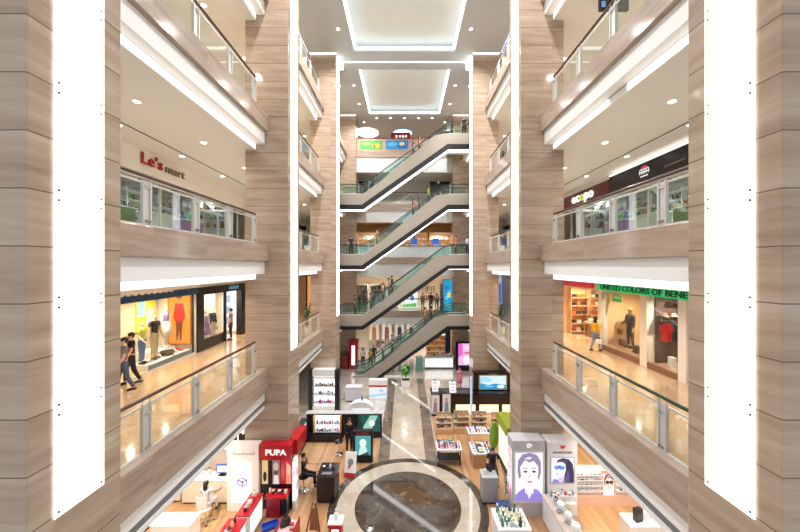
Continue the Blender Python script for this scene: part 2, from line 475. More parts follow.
strip(1, 2, 5.85, 'narrow glowing panel on the right column beside the escalators')

# glass railings on the gallery edges
def railing(s, f, y0, y1, posts, label, railmat=BROWNRAIL):
    x = 5.44
    t = T('glass_railing', label, 'railing', (s * x, (y0 + y1) / 2, f + .02), 'glass railings of the galleries')
    z = f + ((.28 if y0 < 6 else .12) if f == 5 else .02); hr = 1.15 if f == 5 else 1.07; tr = hr - .13
    MB().tube([(s * x, y0, z + hr), (s * x, y1, z + hr)], .038, railmat, 10).build('handrail', t)
    B(s * (x - .025), s * (x + .025), y0, y1, z + .0, z + .06, STEEL).build('bottom_rail', t)
    B(s * (x - .018), s * (x + .018), y0, y1, z + tr - .04, z + tr, STEEL).build('top_rail', t)
    ps = sorted(posts)
    for p in ps:
        mb = MB()
        for dy in (-.12, .07): mb.box(s * (x - .035), s * (x + .035), p + dy, p + dy + .05, z, z + tr + .02, STEEL)
        mb.box(s * (x - .012), s * (x + .012), p - .07, p + .07, z, z + tr + .02, STEEL)
        for dy in (-.095, .095): mb.tube([(s * x, p + dy, z + tr), (s * x, p + dy, z + hr - .02)], .014, STEEL, 6)
        q = mb.build('post', t)
        for zz in (z + .12, z + .84):
            if y0 < 20: B(s * (x - .045), s * (x - .012), p - .085, p + .085, zz - .025, zz + .025, CHROME).build('clamp', q)
    ed = [y0] + ps + [y1]
    for a, b in zip(ed[:-1], ed[1:]):
        a2 = a + (.13 if a in ps else 0); b2 = b - (.13 if b in ps else 0)
        if b2 - a2 > .1: B(s * (x - .006), s * (x + .006), a2, b2, z + .065, z + tr - .045, GLASS_G).build('glass_pane', t)
NM = {5: 'lowest gallery', 10: 'middle gallery', 15: 'upper gallery', 20: 'top gallery'}
for s in (-1, 1):
    sd = 'left' if s < 0 else 'right'
    for f in FL:
        railing(s, f, 5.24, 12.0, [5.4, 6.95, 8.6, 10.27, 11.93], 'glass railing on the %s edge, %s, between the two nearest columns' % (NM[int(f)], sd),
                C('1f3a28', .3) if (s > 0 and f == 5) else BROWNRAIL)  # lowest right handrail: nearby green reflections painted into its colour
        railing(s, f, 14.1, 20.9, [15.6, 17.3, 19.05, 20.82], 'glass railing on the %s edge, %s, behind the second column' % (NM[int(f)], sd))
        if f < 20: railing(s, f, 22.95, 26.2, [24.5, 26.1], 'short glass railing on the %s edge, %s, beside the escalators' % (NM[int(f)], sd))
# ================================================================ people
SKIN = mat('skin', hx('c99a7c'), 0.55)
HAIR = mat('black_hair', hx('1c1716'), 0.5)
EYEW = mat('eye_white', hx('f2f0ee'), 0.3); LIPS = mat('lips', hx('a8615a'), 0.5)
MANNW = mat('white_mannequin', hx('eee8e0'), 0.4)
MANNT = mat('tan_mannequin', hx('d9b48f'), 0.45)

def skinned(name, verts, edges, radii, mt, parent, sub=1, rootv=0):
    me = bpy.data.meshes.new(name); me.from_pydata(verts, edges, [])
    o = bpy.data.objects.new(name, me); COL.objects.link(o)
    o.modifiers.new('skin', 'SKIN').use_smooth_shade = True
    sv = me.skin_vertices[0].data
    for i, r in enumerate(radii):
        sv[i].radius = r if isinstance(r, tuple) else (r, r)
        sv[i].use_root = (i == rootv)
    if sub:
        m = o.modifiers.new('sub', 'SUBSURF'); m.levels = sub; m.render_levels = sub
    dg = bpy.context.evaluated_depsgraph_get(); dg.update()
    nm = bpy.data.meshes.new_from_object(o.evaluated_get(dg), depsgraph=dg); nm.name = name
    o.modifiers.clear(); o.data = nm; bpy.data.meshes.remove(me)
    nm.materials.clear(); nm.materials.append(mt)
    nm.polygons.foreach_set('use_smooth', [True] * len(nm.polygons))
    if parent is not None: o.parent = parent
    return o

def rotx(p, c, a):                       # turn point p about a level left-right axis through c
    y, z = p[1] - c[1], p[2] - c[2]
    return (p[0], c[1] + y * math.cos(a) - z * math.sin(a), c[2] + y * math.sin(a) + z * math.cos(a))
def limb(start, lens, angs, out=0.0):
    """chain from start; angle 0 hangs straight down, positive swings forward (-y)"""
    pts = [start]
    for l, a in zip(lens, angs):
        x, y, z = pts[-1]
        pts.append((x + out * l, y - l * math.sin(a), z - l * math.cos(a)))
    return pts
def person(name, label, cat, loc, rz, H=1.7, skin=SKIN, hair=HAIR, top='222222', bottom='2b3040', sleeves='short', pose='stand',
           long_hair=False, skirt=None, shoes='1c1a1a', group=None, fine=True, la=None, ra=None, bag=None, hat=None, fem=False, seat=0.47, faceless=False):
    k = H / 1.72
    t = T(name, label, cat, (0, 0, 0), group)
    D = math.radians
    lean = 0.0; hipz = 0.93; LA = la or (4, 10); RA = ra or (4, 10)
    LL, RL = (2, -2), (-2, -4)
    if pose == 'walk': LL, RL = (15, 2), (-8, -24); LA, RA = la or (-14, 0), ra or (12, 30)
    if pose == 'sit': LL, RL = (82, 4), (84, -6); hipz = seat + 0.145; LA, RA = la or (38, 75), ra or (30, 82)
    if pose == 'step': LL, RL = (30, -2), (-2, -8)
    sw = 0.17 if fem else 0.195
    P = (0, 0, hipz)
    up = lambda x, y, z: rotx((x, y, hipz + z), P, D(lean))
    spine = [P, up(0, .005, .14), up(0, .0, .34), up(0, .01, .50)]
    neck, jaw, cran, crown = up(0, .0, .575), up(0, -.018, .635), up(0, -.005, .715), up(0, .0, .775)
    V, ED, RR = [], [], []
    def ad(p, r, to=None):
        V.append(p); RR.append(r)
        if to is not None: ED.append((to, len(V) - 1))
        return len(V) - 1
    i0 = ad(spine[0], (.125, .095)); i1 = ad(spine[1], (.108, .082), i0); i2 = ad(spine[2], (.125 if fem else .135, .095), i1); i3 = ad(spine[3], (.085, .07), i2)
    n0 = ad(neck, .05, i3); j0 = ad(jaw, (.062, .072), n0); c0 = ad(cran, (.074, .09), j0); ad(crown, (.045, .055), c0)
    arms = []
    for sgn, A in ((-1, LA), (1, RA)):
        sh = up(sgn * sw, .01, .475)
        pts = limb(sh, (.29, .25), (D(A[0]), D(A[1])), sgn * .10)
        s_ = ad(sh, .056, i3); e = ad(pts[1], .040, s_); w_ = ad(pts[2], .029, e)
        d = Vector(pts[2]) - Vector(pts[1]); d.normalize()
        pm = Vector(pts[2]) + d * .06; a = ad(tuple(pm), (.032, .024), w_)
        if fine:
            side = Vector((0, 1, 0)) if abs(d.y) < .8 else Vector((0, 0, 1))
            side = (side - d * side.dot(d)).normalized(); inw = Vector((-sgn, 0, 0))
            for q, (off, ln) in enumerate(((-.026, .072), (-.009, .082), (.009, .077), (.026, .06))):
                b1 = pm + d * .035 + side * off
                f1 = ad(tuple(b1), .0095, a); b2 = b1 + d * ln * .5 + inw * .006; f2 = ad(tuple(b2), .0088, f1)
                ad(tuple(b2 + d * ln * .42 + inw * .018), .0075, f2)
            th = pm - side * .034 - d * .012; f1 = ad(tuple(th), .0105, a); ad(tuple(th - side * .02 + d * .04 + inw * .01), .0085, f1)
        arms.append((sh, pts))
    legs = []
    for sgn, A in ((-1, LL), (1, RL)):
        hp = (sgn * .088, 0, hipz - .05)
        pts = limb(hp, (.42, .41), (D(A[0]), D(A[1])), sgn * .02)
        h_ = ad(hp, .084, i0); kn = ad(pts[1], .055, h_); an = ad(pts[2], .037, kn)
        ft = (pts[2][0] + sgn * .01, pts[2][1] - .13, pts[2][2] - .045); ad(ft, (.036, .024), an)
        legs.append((hp, pts))
    body = skinned('body', V, ED, RR, skin, t)
    # face
    if not faceless:
        hc = Vector(cran) + Vector((0, -.02, -.02))
        m = MB()
        for sgn in (-1, 1):
            m.ball((hc.x + sgn * .030, hc.y - .062, hc.z + .008), (.011, .007, .007), EYEW, 8, 5)
            m.ball((hc.x + sgn * .030, hc.y - .067, hc.z + .008), (.005, .004, .005), HAIR, 6, 4)
        m.build('eyes', body)
        m = MB(); m.ball((hc.x, hc.y - .075, hc.z - .025), (.012, .018, .022), skin, 8, 5); m.build('nose', body, smooth=True)
        m = MB(); m.ball((hc.x, hc.y - .068, hc.z - .062), (.022, .008, .007), LIPS, 8, 4); m.build('mouth', body, smooth=True)
        m = MB()
        for sgn in (-1, 1): m.ball((hc.x + sgn * .073, hc.y + .022, hc.z - .008), (.011, .02, .03), skin, 8, 5)
        m.build('ears', body, smooth=True)
    if hair is not None:
        c = Vector(cran); m = MB()
        m.ball((c.x, c.y + .018, c.z + .018), (.088, .094, .084), hair, 14, 9); m.ball((c.x, c.y + .045, c.z - .03), (.078, .06, .075), hair, 12, 8)
        if long_hair: m.ball((c.x, c.y + .062, c.z - .11), (.082, .045, .17), hair, 12, 8)
        m.build('hair', t, smooth=True)
    if hat:
        c = Vector(cran); m = MB(); m.lathe([(.17, .045), (.172, .055), (.10, .065), (.095, .14), (.06, .155)], (c.x, c.y, c.z), C(hat, .7), 20)
        m.build('hat', t, smooth=True)
    # clothes follow the body
    if top:
        tm = C(top, .75)
        V2 = [up(0, 0, -.07), spine[1], spine[2], spine[3], tuple(Vector(spine[3]).lerp(Vector(neck), .55))]
        E2 = [(0, 1), (1, 2), (2, 3), (3, 4)]; R2 = [(.150, .118), (.128, .1), (.142 if fem else .152, .11), (.10, .085), .06]
        for sh, pts in arms:
            b = len(V2); V2.append(sh); R2.append(.068); E2.append((3, b))
            if sleeves == 'none': continue
            if sleeves == 'short': V2.append(tuple(Vector(sh).lerp(Vector(pts[1]), .6))); R2.append(.062); E2.append((b, b + 1))
            else:
                V2.append(pts[1]); R2.append(.053); E2.append((b, b + 1)); V2.append(tuple(Vector(pts[1]).lerp(Vector(pts[2]), .92))); R2.append(.041); E2.append((b + 1, b + 2))
        skinned('top', V2, E2, R2, tm, t)
    if bottom and not skirt:
        V3 = [up(0, 0, .13), P]; E3 = [(0, 1)]; R3 = [(.125, .10), (.138, .108)]
        for hp, pts in legs:
            b = len(V3); V3 += [hp, pts[1], tuple(Vector(pts[1]).lerp(Vector(pts[2]), .95))]; R3 += [.096, .068, .052]; E3 += [(1, b), (b, b + 1), (b + 1, b + 2)]
        skinned('trousers', V3, E3, R3, C(bottom, .8), t, 1, 1)
    if skirt:
        m = MB(); m.lathe([(.115, .16), (.135, .05), (.165, -.15), (.21, -.42), (.205, -.42)], (0, 0, hipz), C(skirt, .8), 20); m.build('skirt', t, smooth=True)
    if shoes:
        for hp, pts in legs:
            a = pts[2]; m = MB()
            m.tube([(a[0], a[1] + .045, a[2] - .045), (a[0], a[1] - .03, a[2] - .03), (a[0], a[1] - .12, a[2] - .045), (a[0], a[1] - .175, a[2] - .055)], [.04, .05, .046, .03], C(shoes, .5), 10)
            m.build('shoe', t, smooth=True)
    low = min(min(v.co.z for v in ch.data.vertices) for ch in t.children if ch.type == 'MESH')
    for ch in t.children:
        for v in ch.data.vertices: v.co.z -= low if pose != 'sit' else 0
        for g in ch.children:
            for v in g.data.vertices: v.co.z -= low if pose != 'sit' else 0
    t.location = (loc[0], loc[1], loc[2] + .004); t.rotation_euler = (0, 0, rz); t.scale = (k * 1.1, k * 1.1, k)
    t['hand'] = [arms[0][1][2][0], arms[0][1][2][1], arms[0][1][2][2] - (low if pose != 'sit' else 0)]
    return t
def handbag(name, label, owner, colr, w=.24, h=.22, side=0):
    """a bag hanging from a hand: a thing of its own"""
    p = Vector([a * b for a, b in zip(owner['hand'], owner.scale)]); c, s_ = math.cos(owner.rotation_euler[2]), math.sin(owner.rotation_euler[2])
    x, y = p.x * c - p.y * s_, p.x * s_ + p.y * c
    loc = (owner.location.x + x, owner.location.y + y, owner.location.z + p.z - .08)
    t = T(name, label, 'bag', loc)
    m = C(colr, .6)
    q = MB().prism([(-w/2, -.16), (w/2, -.16), (w*.42, -.16 - h), (-w*.42, -.16 - h)], 'y', -.05, .05, m)
    q.v = [(v[0]*c - v[1]*s_ + loc[0], v[0]*s_ + v[1]*c + loc[1], v[2] + loc[2]) for v in q.v]; q.build('bag_body', t)
    pts = [(-w*.3, 0, -.16), (-w*.22, 0, -.05), (0, 0, -.01), (w*.22, 0, -.05), (w*.3, 0, -.16)]
    MB().tube([(a*c + loc[0], a*s_ + loc[1], z + loc[2]) for a, _, z in pts], .009, m, 6).build('strap', t)
    return t

# ================================================================ escalators and their landings
EY0, EY1 = 27.2, 28.75
XL, XR = -3.4, 3.66
def escalator(i, za, zb, label):
    t = T('escalator', label, 'escalator', ((XL + XR) / 2, 28, za), 'escalators rising to the right')
    sl = (zb - za) / (XR - XL)
    xa, xe = XL - (2.0 if za > 0 else .9), 5.4
    low = -1.05
    pl = lambda x: za + min(max(x - XL, 0), XR - XL) * sl
    if za > 0: bot = [(xa, za + low), (XL, za + low), (XR, zb + low), (xe, zb + low)]
    else: bot = [(xa, 0.0), (XL + .0 - low / sl * 1.0, 0.0), (XR, zb + low), (xe, zb + low)]
    topl = [(xe, zb + .12), (XR - .35, zb + .12), (XR - 1.1, zb + .12 - .12), (XL + .75, za + .62), (XL, za + .14), (xa, za + .12)]
    for y, nm in ((EY0, 0), (EY1 - .1, 1)):
        MB().prism(bot + topl, 'y', y, y + .1, TRUSS).build('side_panel', t)
    # dark band along the lower edge, with a thin pale line
    h = .30
    if za > 0:
        band = [(p[0], p[1]) for p in bot] + [(xe, zb + low + h), (XR - .12, zb + low + h), (XL - .12, za + low + h), (xa, za + low + h)]
    else:
        x1 = XL - low / sl
        band = [(x1 - .0, 0.0), (XR, zb + low), (xe, zb + low), (xe, zb + low + h), (XR - .12, zb + low + h), (x1 - .42, 0.0)]
    MB().prism(band, 'y', EY0 - .03, EY0 - .001, BAND).build('edge_band', t)
    if za > 9:
        m = MB()
        pts = [(xa, za + low), (XL, za + low), (XR, zb + low), (xe, zb + low)]
        for (x0, z0), (x1, z1) in zip(pts[:-1], pts[1:]):
            m.prism([(x0, z0 - .002), (x1, z1 - .002), (x1, z1 - .06), (x0, z0 - .06)], 'y', EY0 - .02, EY0 + .24, BAND)
            m.prism([(x0, z0 - .002), (x1, z1 - .002), (x1, z1 - .05), (x0, z0 - .05)], 'y', EY0 + .24, EY1, WHITE)
        m.build('soffit', t)
        m = MB()
        for (x0, z0), (x1, z1) in zip(pts[:-1], pts[1:]):
            m.prism([(x0, z0 - .05), (x1, z1 - .05), (x1, z1 - .10), (x0, z0 - .10)], 'y', EY0 + .32, EY0 + .9, L_UNDER)
        m.build('soffit_light', t)
    else:
        m = MB(); pts = bot
        for (x0, z0), (x1, z1) in zip(pts[:-1], pts[1:]):
            if z1 > 0.01: m.prism([(x0, z0), (x1, z1), (x1, z1 + .05), (x0, z0 + .05)], 'y', EY0 + .1, EY1 - .1, TRUSS)
        m.build('soffit', t)
        m = MB()
        for (x0, z0), (x1, z1) in zip(pts[:-1], pts[1:]):
            if z0 > 0.01 or z1 > .01:
                k = 0 if z0 > .01 else .15
                m.prism([(x0 + k * (x1 - x0), z0 + k * (z1 - z0)), (x1, z1), (x1, z1 - .04), (x0 + k * (x1 - x0), z0 + k * (z1 - z0) - .04)], 'y', EY0 + .5, EY0 + .8, L_UNDER)
        m.build('soffit_light', t)
    # steps: stair profile
    prof = []; n = int(round((zb - za) / .21))
    for j in range(n):
        x0 = XL + .5 + (XR - XL - .9) * j / n; z0 = za + (zb - za) * j / n
        prof += [(x0, z0), (x0, z0 + (zb - za) / n)]
    prof = [(xa + .3, za)] + prof + [(xe - .2, zb), (xe - .2, zb - .1), (XR, zb - .35), (XL + .5, za - .1), (xa + .3, za - .1)]
    if za == 0: prof[-1] = (xa + .3, 0.005); prof[-2] = (XL + .9, 0.005); prof[0] = (xa + .3, .03)
    MB().prism(prof, 'y', EY0 + .28, EY1 - .28, C('6d6f72', .45, .5)).build('step_band', t)
    # balustrades with handrails
    for y in (EY0 + .14, EY1 - .16):
        hl = .98
        line = [(xa + .1, za), (XL, za), (XR, zb), (xe - .1, zb)]
        g = [(p[0], p[1] + .1) for p in line] + [(p[0], p[1] + hl) for p in reversed(line)]
        MB().prism(g, 'y', y, y + .012, GLASS_ESC).build('glass_balustrade', t)
        rail = [(xa + .1, y, za + hl - .25), (xa - .02, y, za + hl - .1), (xa + .1, y, za + hl)] + [(XL - .3, y, za + hl), (XL + .2, y, za + hl + .1)] + [(XR - .3, y, zb + hl - .12), (XR + .3, y, zb + hl), (xe - .1, y, zb + hl)]
        MB().tube(rail, .042, C('2c3134', .4), 8).build('handrail', t)
        inner = [(xa + .1, y + .0, za + .16), (XL, y, za + .16), (XR, y, zb + .16), (xe - .1, y, zb + .16)]
        MB().tube(inner, .03, STEEL, 6).build('skirt_rail', t)
    return t
escalator(0, 0.0, 5.0, 'lowest escalator, rising from the ground floor beside the green plant')
escalator(1, 5.0, 10.0, 'second escalator from the ground, carrying the queue of people')
escalator(2, 10.0, 15.0, 'third escalator from the ground, above the row of orange shelves')
escalator(3, 15.0, 20.0, 'topmost escalator, in front of the green and blue banners')

# ================================================================ galleries behind the escalators
GB = 31.0
for f, nm in ((5, 'lowest'), (10, 'middle'), (15, 'upper'), (20, 'top')):
    struct('floor_back_gallery', B(-6.1, 6.1, GB - .02, 41, f - .5, f - .001, TILE_GAL))
    struct('floor_bridge_right', B(3.95, 6.1, EY1 + .01, GB - .03, f - .5, f - .001, TILE_GAL))
    if f < 20: struct('floor_bridge_left', B(-6.1, -3.6, EY1 + .01, GB - .03, f - .5, f - .001, TILE_GAL))
    struct('trim_back_%d' % f, B(-4.6, 4.6, GB - .06, GB + .2, f - .62, f, STONE_EDGE))
    h = {5: 1.3, 10: 1.8, 15: 1.7, 20: 2.0}[f]
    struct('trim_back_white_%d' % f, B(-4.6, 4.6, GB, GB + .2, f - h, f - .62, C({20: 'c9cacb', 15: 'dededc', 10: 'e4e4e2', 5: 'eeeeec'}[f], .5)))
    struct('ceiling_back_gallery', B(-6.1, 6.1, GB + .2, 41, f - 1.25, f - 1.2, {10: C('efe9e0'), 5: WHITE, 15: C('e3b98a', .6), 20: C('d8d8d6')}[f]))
    for s in (-1, 1):
        struct('wall_back_%s' % SIDE[s], B(s * 5.9, s * 6.1, 31.7, 41, f - 5, f - .5, CREAM))
struct('wall_back_top', B(-6.1, 6.1, 37.5, 37.7, 20, 23.1, C('d8b9a8', .6)))
# solid top parapet with two banners
struct('trim_back_parapet', B(-4.49, 4.49, GB - .02, GB + .16, 20.0, 21.12, C('bb9e8c', .35)))
one(B(-4.49, 4.49, GB - .03, GB + .18, 21.12, 21.2, C('7c2f2c', .4)), 'coping_rail', 'dark red capping along the stone parapet on the top floor', 'rail')
def banner(x0, x1, bg, shapes, label):
    t = T('banner', label, 'banner', ((x0 + x1) / 2, GB - .06, 20.2))
    B(x0, x1, GB - .06, GB - .03, 20.18, 20.98, C(bg, .5)).build('frame', t)
    m = MB()
    for pts, c in shapes: m.plate((x0, GB - .06, 20.18), ((x1 - x0), 0, 0), (0, 0, .8), pts, C(c, .5), .006)
    m.build('picture', t)
ell = lambda cx, cy, rx, ry, n=18, a0=0, a1=2*PI: [(cx + rx * math.cos(a0 + (a1 - a0) * i / (n if a1 - a0 > 6.2 else n - 1)), cy + ry * math.sin(a0 + (a1 - a0) * i / (n if a1 - a0 > 6.2 else n - 1))) for i in range(n)]
banner(-4.15, -2.1, '3fae3a', [(ell(.3, .6, .25, .22), '8fd45a'), (ell(.75, .35, .16, .3), 'e8b23a'), (ell(.62, .3, .08, .2), 'f4dc70')], 'green advertising banner on the top stone parapet')
banner(-1.75, .35, '1f8fd0', [(ell(.3, .55, .22, .25), '57b7e8'), (ell(.72, .55, .12, .26), 'f0e3c0'), (ell(.72, .28, .2, .14), '0f5fa8')], 'blue advertising banner on the top stone parapet')
# things over the top parapet
z = 21.9
t = T('box_sign', 'red hanging box sign with white scribbled letters on the top floor', 'sign', (-.55, 33, 22.2))
B(-1.35, .6, 33, 33.25, 21.75, 22.55, C('b01f1f', .4)).build('body', t)
m = MB()
for i, x in enumerate((-.9, -.55, -.25, .05)): m.box(x, x + .2, 32.985, 33.0, 22.0 + .06 * (i % 2), 22.28, E('ffffff', .9))
m.build('lettering', t)
for x in (-1.2, .45): MB().tube([(x, 33.12, 22.55), (x, 33.12, TOP)], .02, STEEL, 6).build('hanger', t)
t = T('ceiling_lamp', 'oval white recessed lamp on the top floor, at the banner end', 'lamp', (-4.0, 33.5, 23.05))
MB().prism(ell(-3.85, 34.2, 1.15, 1.3, 28), 'z', 23.02, 23.09, L_UNDER).build('diffuser', t)
MB().tube([(a, b, 23.04) for a, b in ell(-3.85, 34.2, 1.2, 1.35, 28)], .05, WHITE, 6, closed=True).build('frame', t)
t = T('ceiling_lamp', 'oval lamp with a bluish rim above the red hanging box sign', 'lamp', (-.2, 34, 23.05))
MB().prism(ell(-.2, 34.3, .95, .95, 28), 'z', 23.02, 23.09, L_UNDER).build('diffuser', t)
MB().tube([(a, b, 23.03) for a, b in ell(-.2, 34.3, 1.0, 1.0, 28)], .06, C('5fc0c8', .3, 0, .4), 6, closed=True).build('frame', t)
# upper level behind: dark shop fronts and a white counter line
for x0, x1, lb in ((-4.7, -3.3, 'dark framed shop front beside the left pier on the upper back gallery'), (2.6, 4.7, 'dark framed shop front beside the right pier on the upper back gallery')):
    t = T('storefront', lb, 'storefront', ((x0 + x1) / 2, 34, 15))
    B(x0, x1, 34.1, 34.2, 15, 17.9, C('4b5752', .4)).build('back_panel', t)
    for x in (x0, (x0 + x1) / 2 - .04, x1 - .08): B(x, x + .08, 34, 34.1, 15, 17.9, BLACK).build('mullion', t)
    B(x0 + .08, x1 - .08, 34, 34.1, 17.6, 17.9, BLACK).build('header', t)
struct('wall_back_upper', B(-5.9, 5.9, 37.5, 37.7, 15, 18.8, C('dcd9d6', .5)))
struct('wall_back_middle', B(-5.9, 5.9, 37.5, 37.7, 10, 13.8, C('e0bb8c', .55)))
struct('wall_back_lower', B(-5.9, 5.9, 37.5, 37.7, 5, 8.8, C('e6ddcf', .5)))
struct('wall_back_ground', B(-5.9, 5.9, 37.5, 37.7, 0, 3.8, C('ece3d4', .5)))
# glass railings on the back galleries
def back_railing(f, label, panel=GLASS_G, cap=BROWNRAIL):
    t = T('glass_railing', label, 'railing', (0, GB + .08, f))
    B(-4.45, 4.45, GB + .03, GB + .13, f + 1.06, f + 1.15, cap).build('handrail', t)
    xs = [-4.45 + 8.86 * i / 6 for i in range(7)]
    for a, b in zip(xs[:-1], xs[1:]): B(a + .04, b, GB + .07, GB + .09, f + .05, f + 1.04, panel).build('glass_pane', t)
    for x in xs: B(x, x + .04, GB + .05, GB + .11, f, f + 1.06, STEEL).build('post', t)
back_railing(5, 'glass railing behind the escalators on the lowest back gallery')
back_railing(10, 'white panelled railing under the orange shelves on the middle back gallery', C('dde8ea', .2), MATTE)
back_railing(15, 'glass railing behind the escalators on the upper back gallery')

# generic fittings --------------------------------------------------
def shelf_unit(label, x0, x1, y0, y1, z0, h, n, side, back, shelf, name='shelf_unit', cat='shelf', group=None, lit=None):
    t = T(name, label, cat, ((x0 + x1) / 2, (y0 + y1) / 2, z0), group)
    for x in (x0, x1 - .04): B(x, x + .04, y0, y1, z0, z0 + h, side).build('side_panel', t)
    B(x0 + .04, x1 - .04, y1 - .03, y1, z0, z0 + h, back).build('back_panel', t)
    zs = []
    for i in range(n + 1):
        z = z0 + .06 + (h - .1) * i / n
        B(x0 + .04, x1 - .04, y0 + .01, y1 - .03, z, z + .03, shelf if not lit or i == 0 else lit).build('shelf', t)
        zs.append(z + .03)
    return t, zs[:-1]
PROTO = {}
def goods(kind, colr, col2='e8e8ea'):
    k = (kind, colr, col2)
    if k in PROTO: return PROTO[k]
    a, b = C(colr, .4), C(col2, .35); m = MB()
    if kind == 'bottle': m.lathe([(.04, 0), (.045, .02), (.045, .13), (.02, .16), (.018, .18)], (0, 0, 0), a, 10); m.lathe([(.022, .18), (.022, .22)], (0, 0, 0), b, 10)
    elif kind == 'carton': m.box(-.06, .06, -.04, .04, 0, .2, a); m.box(-.061, .061, -.041, -.04, .06, .14, b)
    elif kind == 'jar': m.lathe([(.05, 0), (.055, .02), (.055, .07)], (0, 0, 0), a, 12); m.lathe([(.058, .07), (.056, .1)], (0, 0, 0), b, 12)
    elif kind == 'handbag':
        m.prism([(-.15, 0), (.15, 0), (.12, .2), (-.12, .2)], 'y', -.06, .06, a); m.tube([(-.07, 0, .2), (-.05, 0, .3), (.05, 0, .3), (.07, 0, .2)], .012, b, 6)
    elif kind == 'hat': m.lathe([(.15, 0), (.155, .012), (.09, .02), (.085, .1), (.04, .12)], (0, 0, 0), a, 14); m.lathe([(.091, .022), (.09, .04)], (0, 0, 0), b, 14)
    elif kind == 'toy': m.ball((0, 0, .09), (.09, .08, .09), a, 10, 7); m.ball((0, -.01, .22), (.07, .065, .065), a, 10, 7); m.ball((-.05, 0, .28), .028, b, 8, 5); m.ball((.05, 0, .28), .028, b, 8, 5)
    elif kind == 'folded': 
        for i in range(4): m.box(-.16, .16, -.12, .12, i * .035, i * .035 + .03, a if i % 2 == 0 else b)
    elif kind == 'shirt':
        m.prism([(-.09, 0), (.09, 0), (.21, -.08), (.25, -.3), (.19, -.31), (.17, -.15), (.17, -.72), (-.17, -.72), (-.17, -.15), (-.19, -.31), (-.25, -.3), (-.21, -.08)], 'y', -.028, .028, a)
        m.prism([(-.05, 0.0), (.05, 0.0), (0, -.09)], 'y', -.033, -.028, b); m.tube([(0, 0, 0), (0, 0, .055), (.032, 0, .075), (.034, 0, .12), (0, 0, .145), (-.028, 0, .13)], .006, STEEL, 6)
    elif kind == 'shoe': m.prism([(-.13, 0), (.13, 0), (.13, .03), (.04, .05), (-.03, .1), (-.13, .11)], 'y', -.04, .04, a); m.box(-.13, .13, -.042, .042, -.015, 0, b)
    elif kind == 'glasses':
        for s in (-1, 1): m.tube([(s*.035 + x, -.06, .03 + z) for x, z in ell(0, 0, .026, .02, 12)], .005, a, 5, closed=True); m.prism(ell(s*.035, .03, .024, .018, 12), 'y', -.062, -.058, b); m.tube([(s*.062, -.06, .035), (s*.065, .06, .035), (s*.062, .09, .01)], .004, a, 5)
        m.tube([(-.012, -.06, .035), (.012, -.06, .035)], .004, a, 5)
    elif kind == 'cup': m.lathe([(.035, 0), (.05, .11), (.045, .11)], (0, 0, 0), a, 12); m.tube([(.048, 0, .09), (.08, 0, .07), (.075, 0, .03), (.04, 0, .03)], .008, a, 6)
    elif kind == 'book': m.box(-.08, .08, -.015, .015, 0, .24, a); m.box(-.075, .075, -.012, .012, .005, .243, b)
    elif kind == 'perfume': m.box(-.05, .05, -.025, .025, 0, .11, a); m.lathe([(.018, .11), (.018, .125), (.026, .125), (.026, .165)], (0, 0, 0), b, 10)
    elif kind == 'tube': m.lathe([(.022, 0), (.022, .02), (.03, .03), (.032, .15), (.012, .17)], (0, 0, 0), a, 10); m.lathe([(.023, 0), (.023, .03)], (0, 0, 0), b, 10)
    me = m.build('proto'); d = me.data; bpy.data.objects.remove(me)
    PROTO[k] = d; return d
def put(kind, colr, loc, name, label, cat, group=None, rz=0.0, sc=1.0, col2='e8e8ea'):
    o = bpy.data.objects.new(name, goods(kind, colr, col2)); COL.objects.link(o)
    o.location = (loc[0], loc[1], loc[2] + (.004 if kind != 'shirt' else 0)); o.rotation_euler = (0, 0, rz); o.scale = (sc,) * 3 if not isinstance(sc, tuple) else sc
    return tag(o, label, cat, group)
def row(kinds, cols, xs, y, z, name, label, cat, group, sc=1.0, rz=0.0, jit=.0, axis='x', col2=None):
    for i, x in enumerate(xs):
        k = kinds[i % len(kinds)] if isinstance(kinds, (list, tuple)) else kinds
        p = (x, y, z) if axis == 'x' else (y, x, z)
        put(k, R.choice(cols), p, name, label, cat, group, rz + R.uniform(-jit, jit), sc * R.uniform(.9, 1.1), col2 or R.choice(['f2f2f2', '2a2a2e', 'd8c9a0']))
def lin(a, b, n): return [a + (b - a) * (i + .5) / n for i in range(n)]

# middle back gallery: orange shelves
for i, (xa, xb) in enumerate(((-4.9, -2.6), (-2.4, -.1), (.1, 2.4), (2.6, 4.9))):
    w_ = ['first orange veneer shelf wall from the left pier', 'second orange veneer shelf wall from the left pier', 'second orange veneer shelf wall from the right pier', 'first orange veneer shelf wall from the right pier'][i]
    t, zs = shelf_unit(w_ + ', middle back gallery', xa, xb, 34.6, 35.1, 10, 2.7, 4, C('d8b083', .5), C('e2bd8e', .5), C('f4e4c8', .5, 0, .2))
    for z in zs[1:]:
        row(['carton', 'handbag', 'jar'], ['c0392b', '2d6fb8', 'f0f0f0', 'e2b04a', '35507a', 'f4c9d6'], lin(xa + .2, xb - .2, 4), 34.8, z, 'shop_item', 'small boxed item on the orange shelf wall, ' + w_.split(' orange')[0] + ' ' + w_.split('from ')[1], 'shop item', 'goods on the orange shelf walls', 1.2)
for x, c in ((-1.2, '3b6fd0'), (.95, '2f62c8'), (3.1, '2b6fe0')):
    t = T('poster_stand', 'blue square poster on the middle back gallery, ' + {-1.2: 'leftmost of three', .95: 'middle of three', 3.1: 'rightmost of three'}[x], 'poster', (x, 33, 10))
    B(x - .32, x + .32, 33, 33.03, 11.35, 11.95, E(c, .8)).build('picture', t)
    MB().tube([(x, 33.06, 10), (x, 33.06, 11.9)], .025, STEEL, 8).build('pole', t); MB().lathe([(.2, 0), (.2, .03)], (x, 33.06, 10), STEEL, 14).build('base', t)

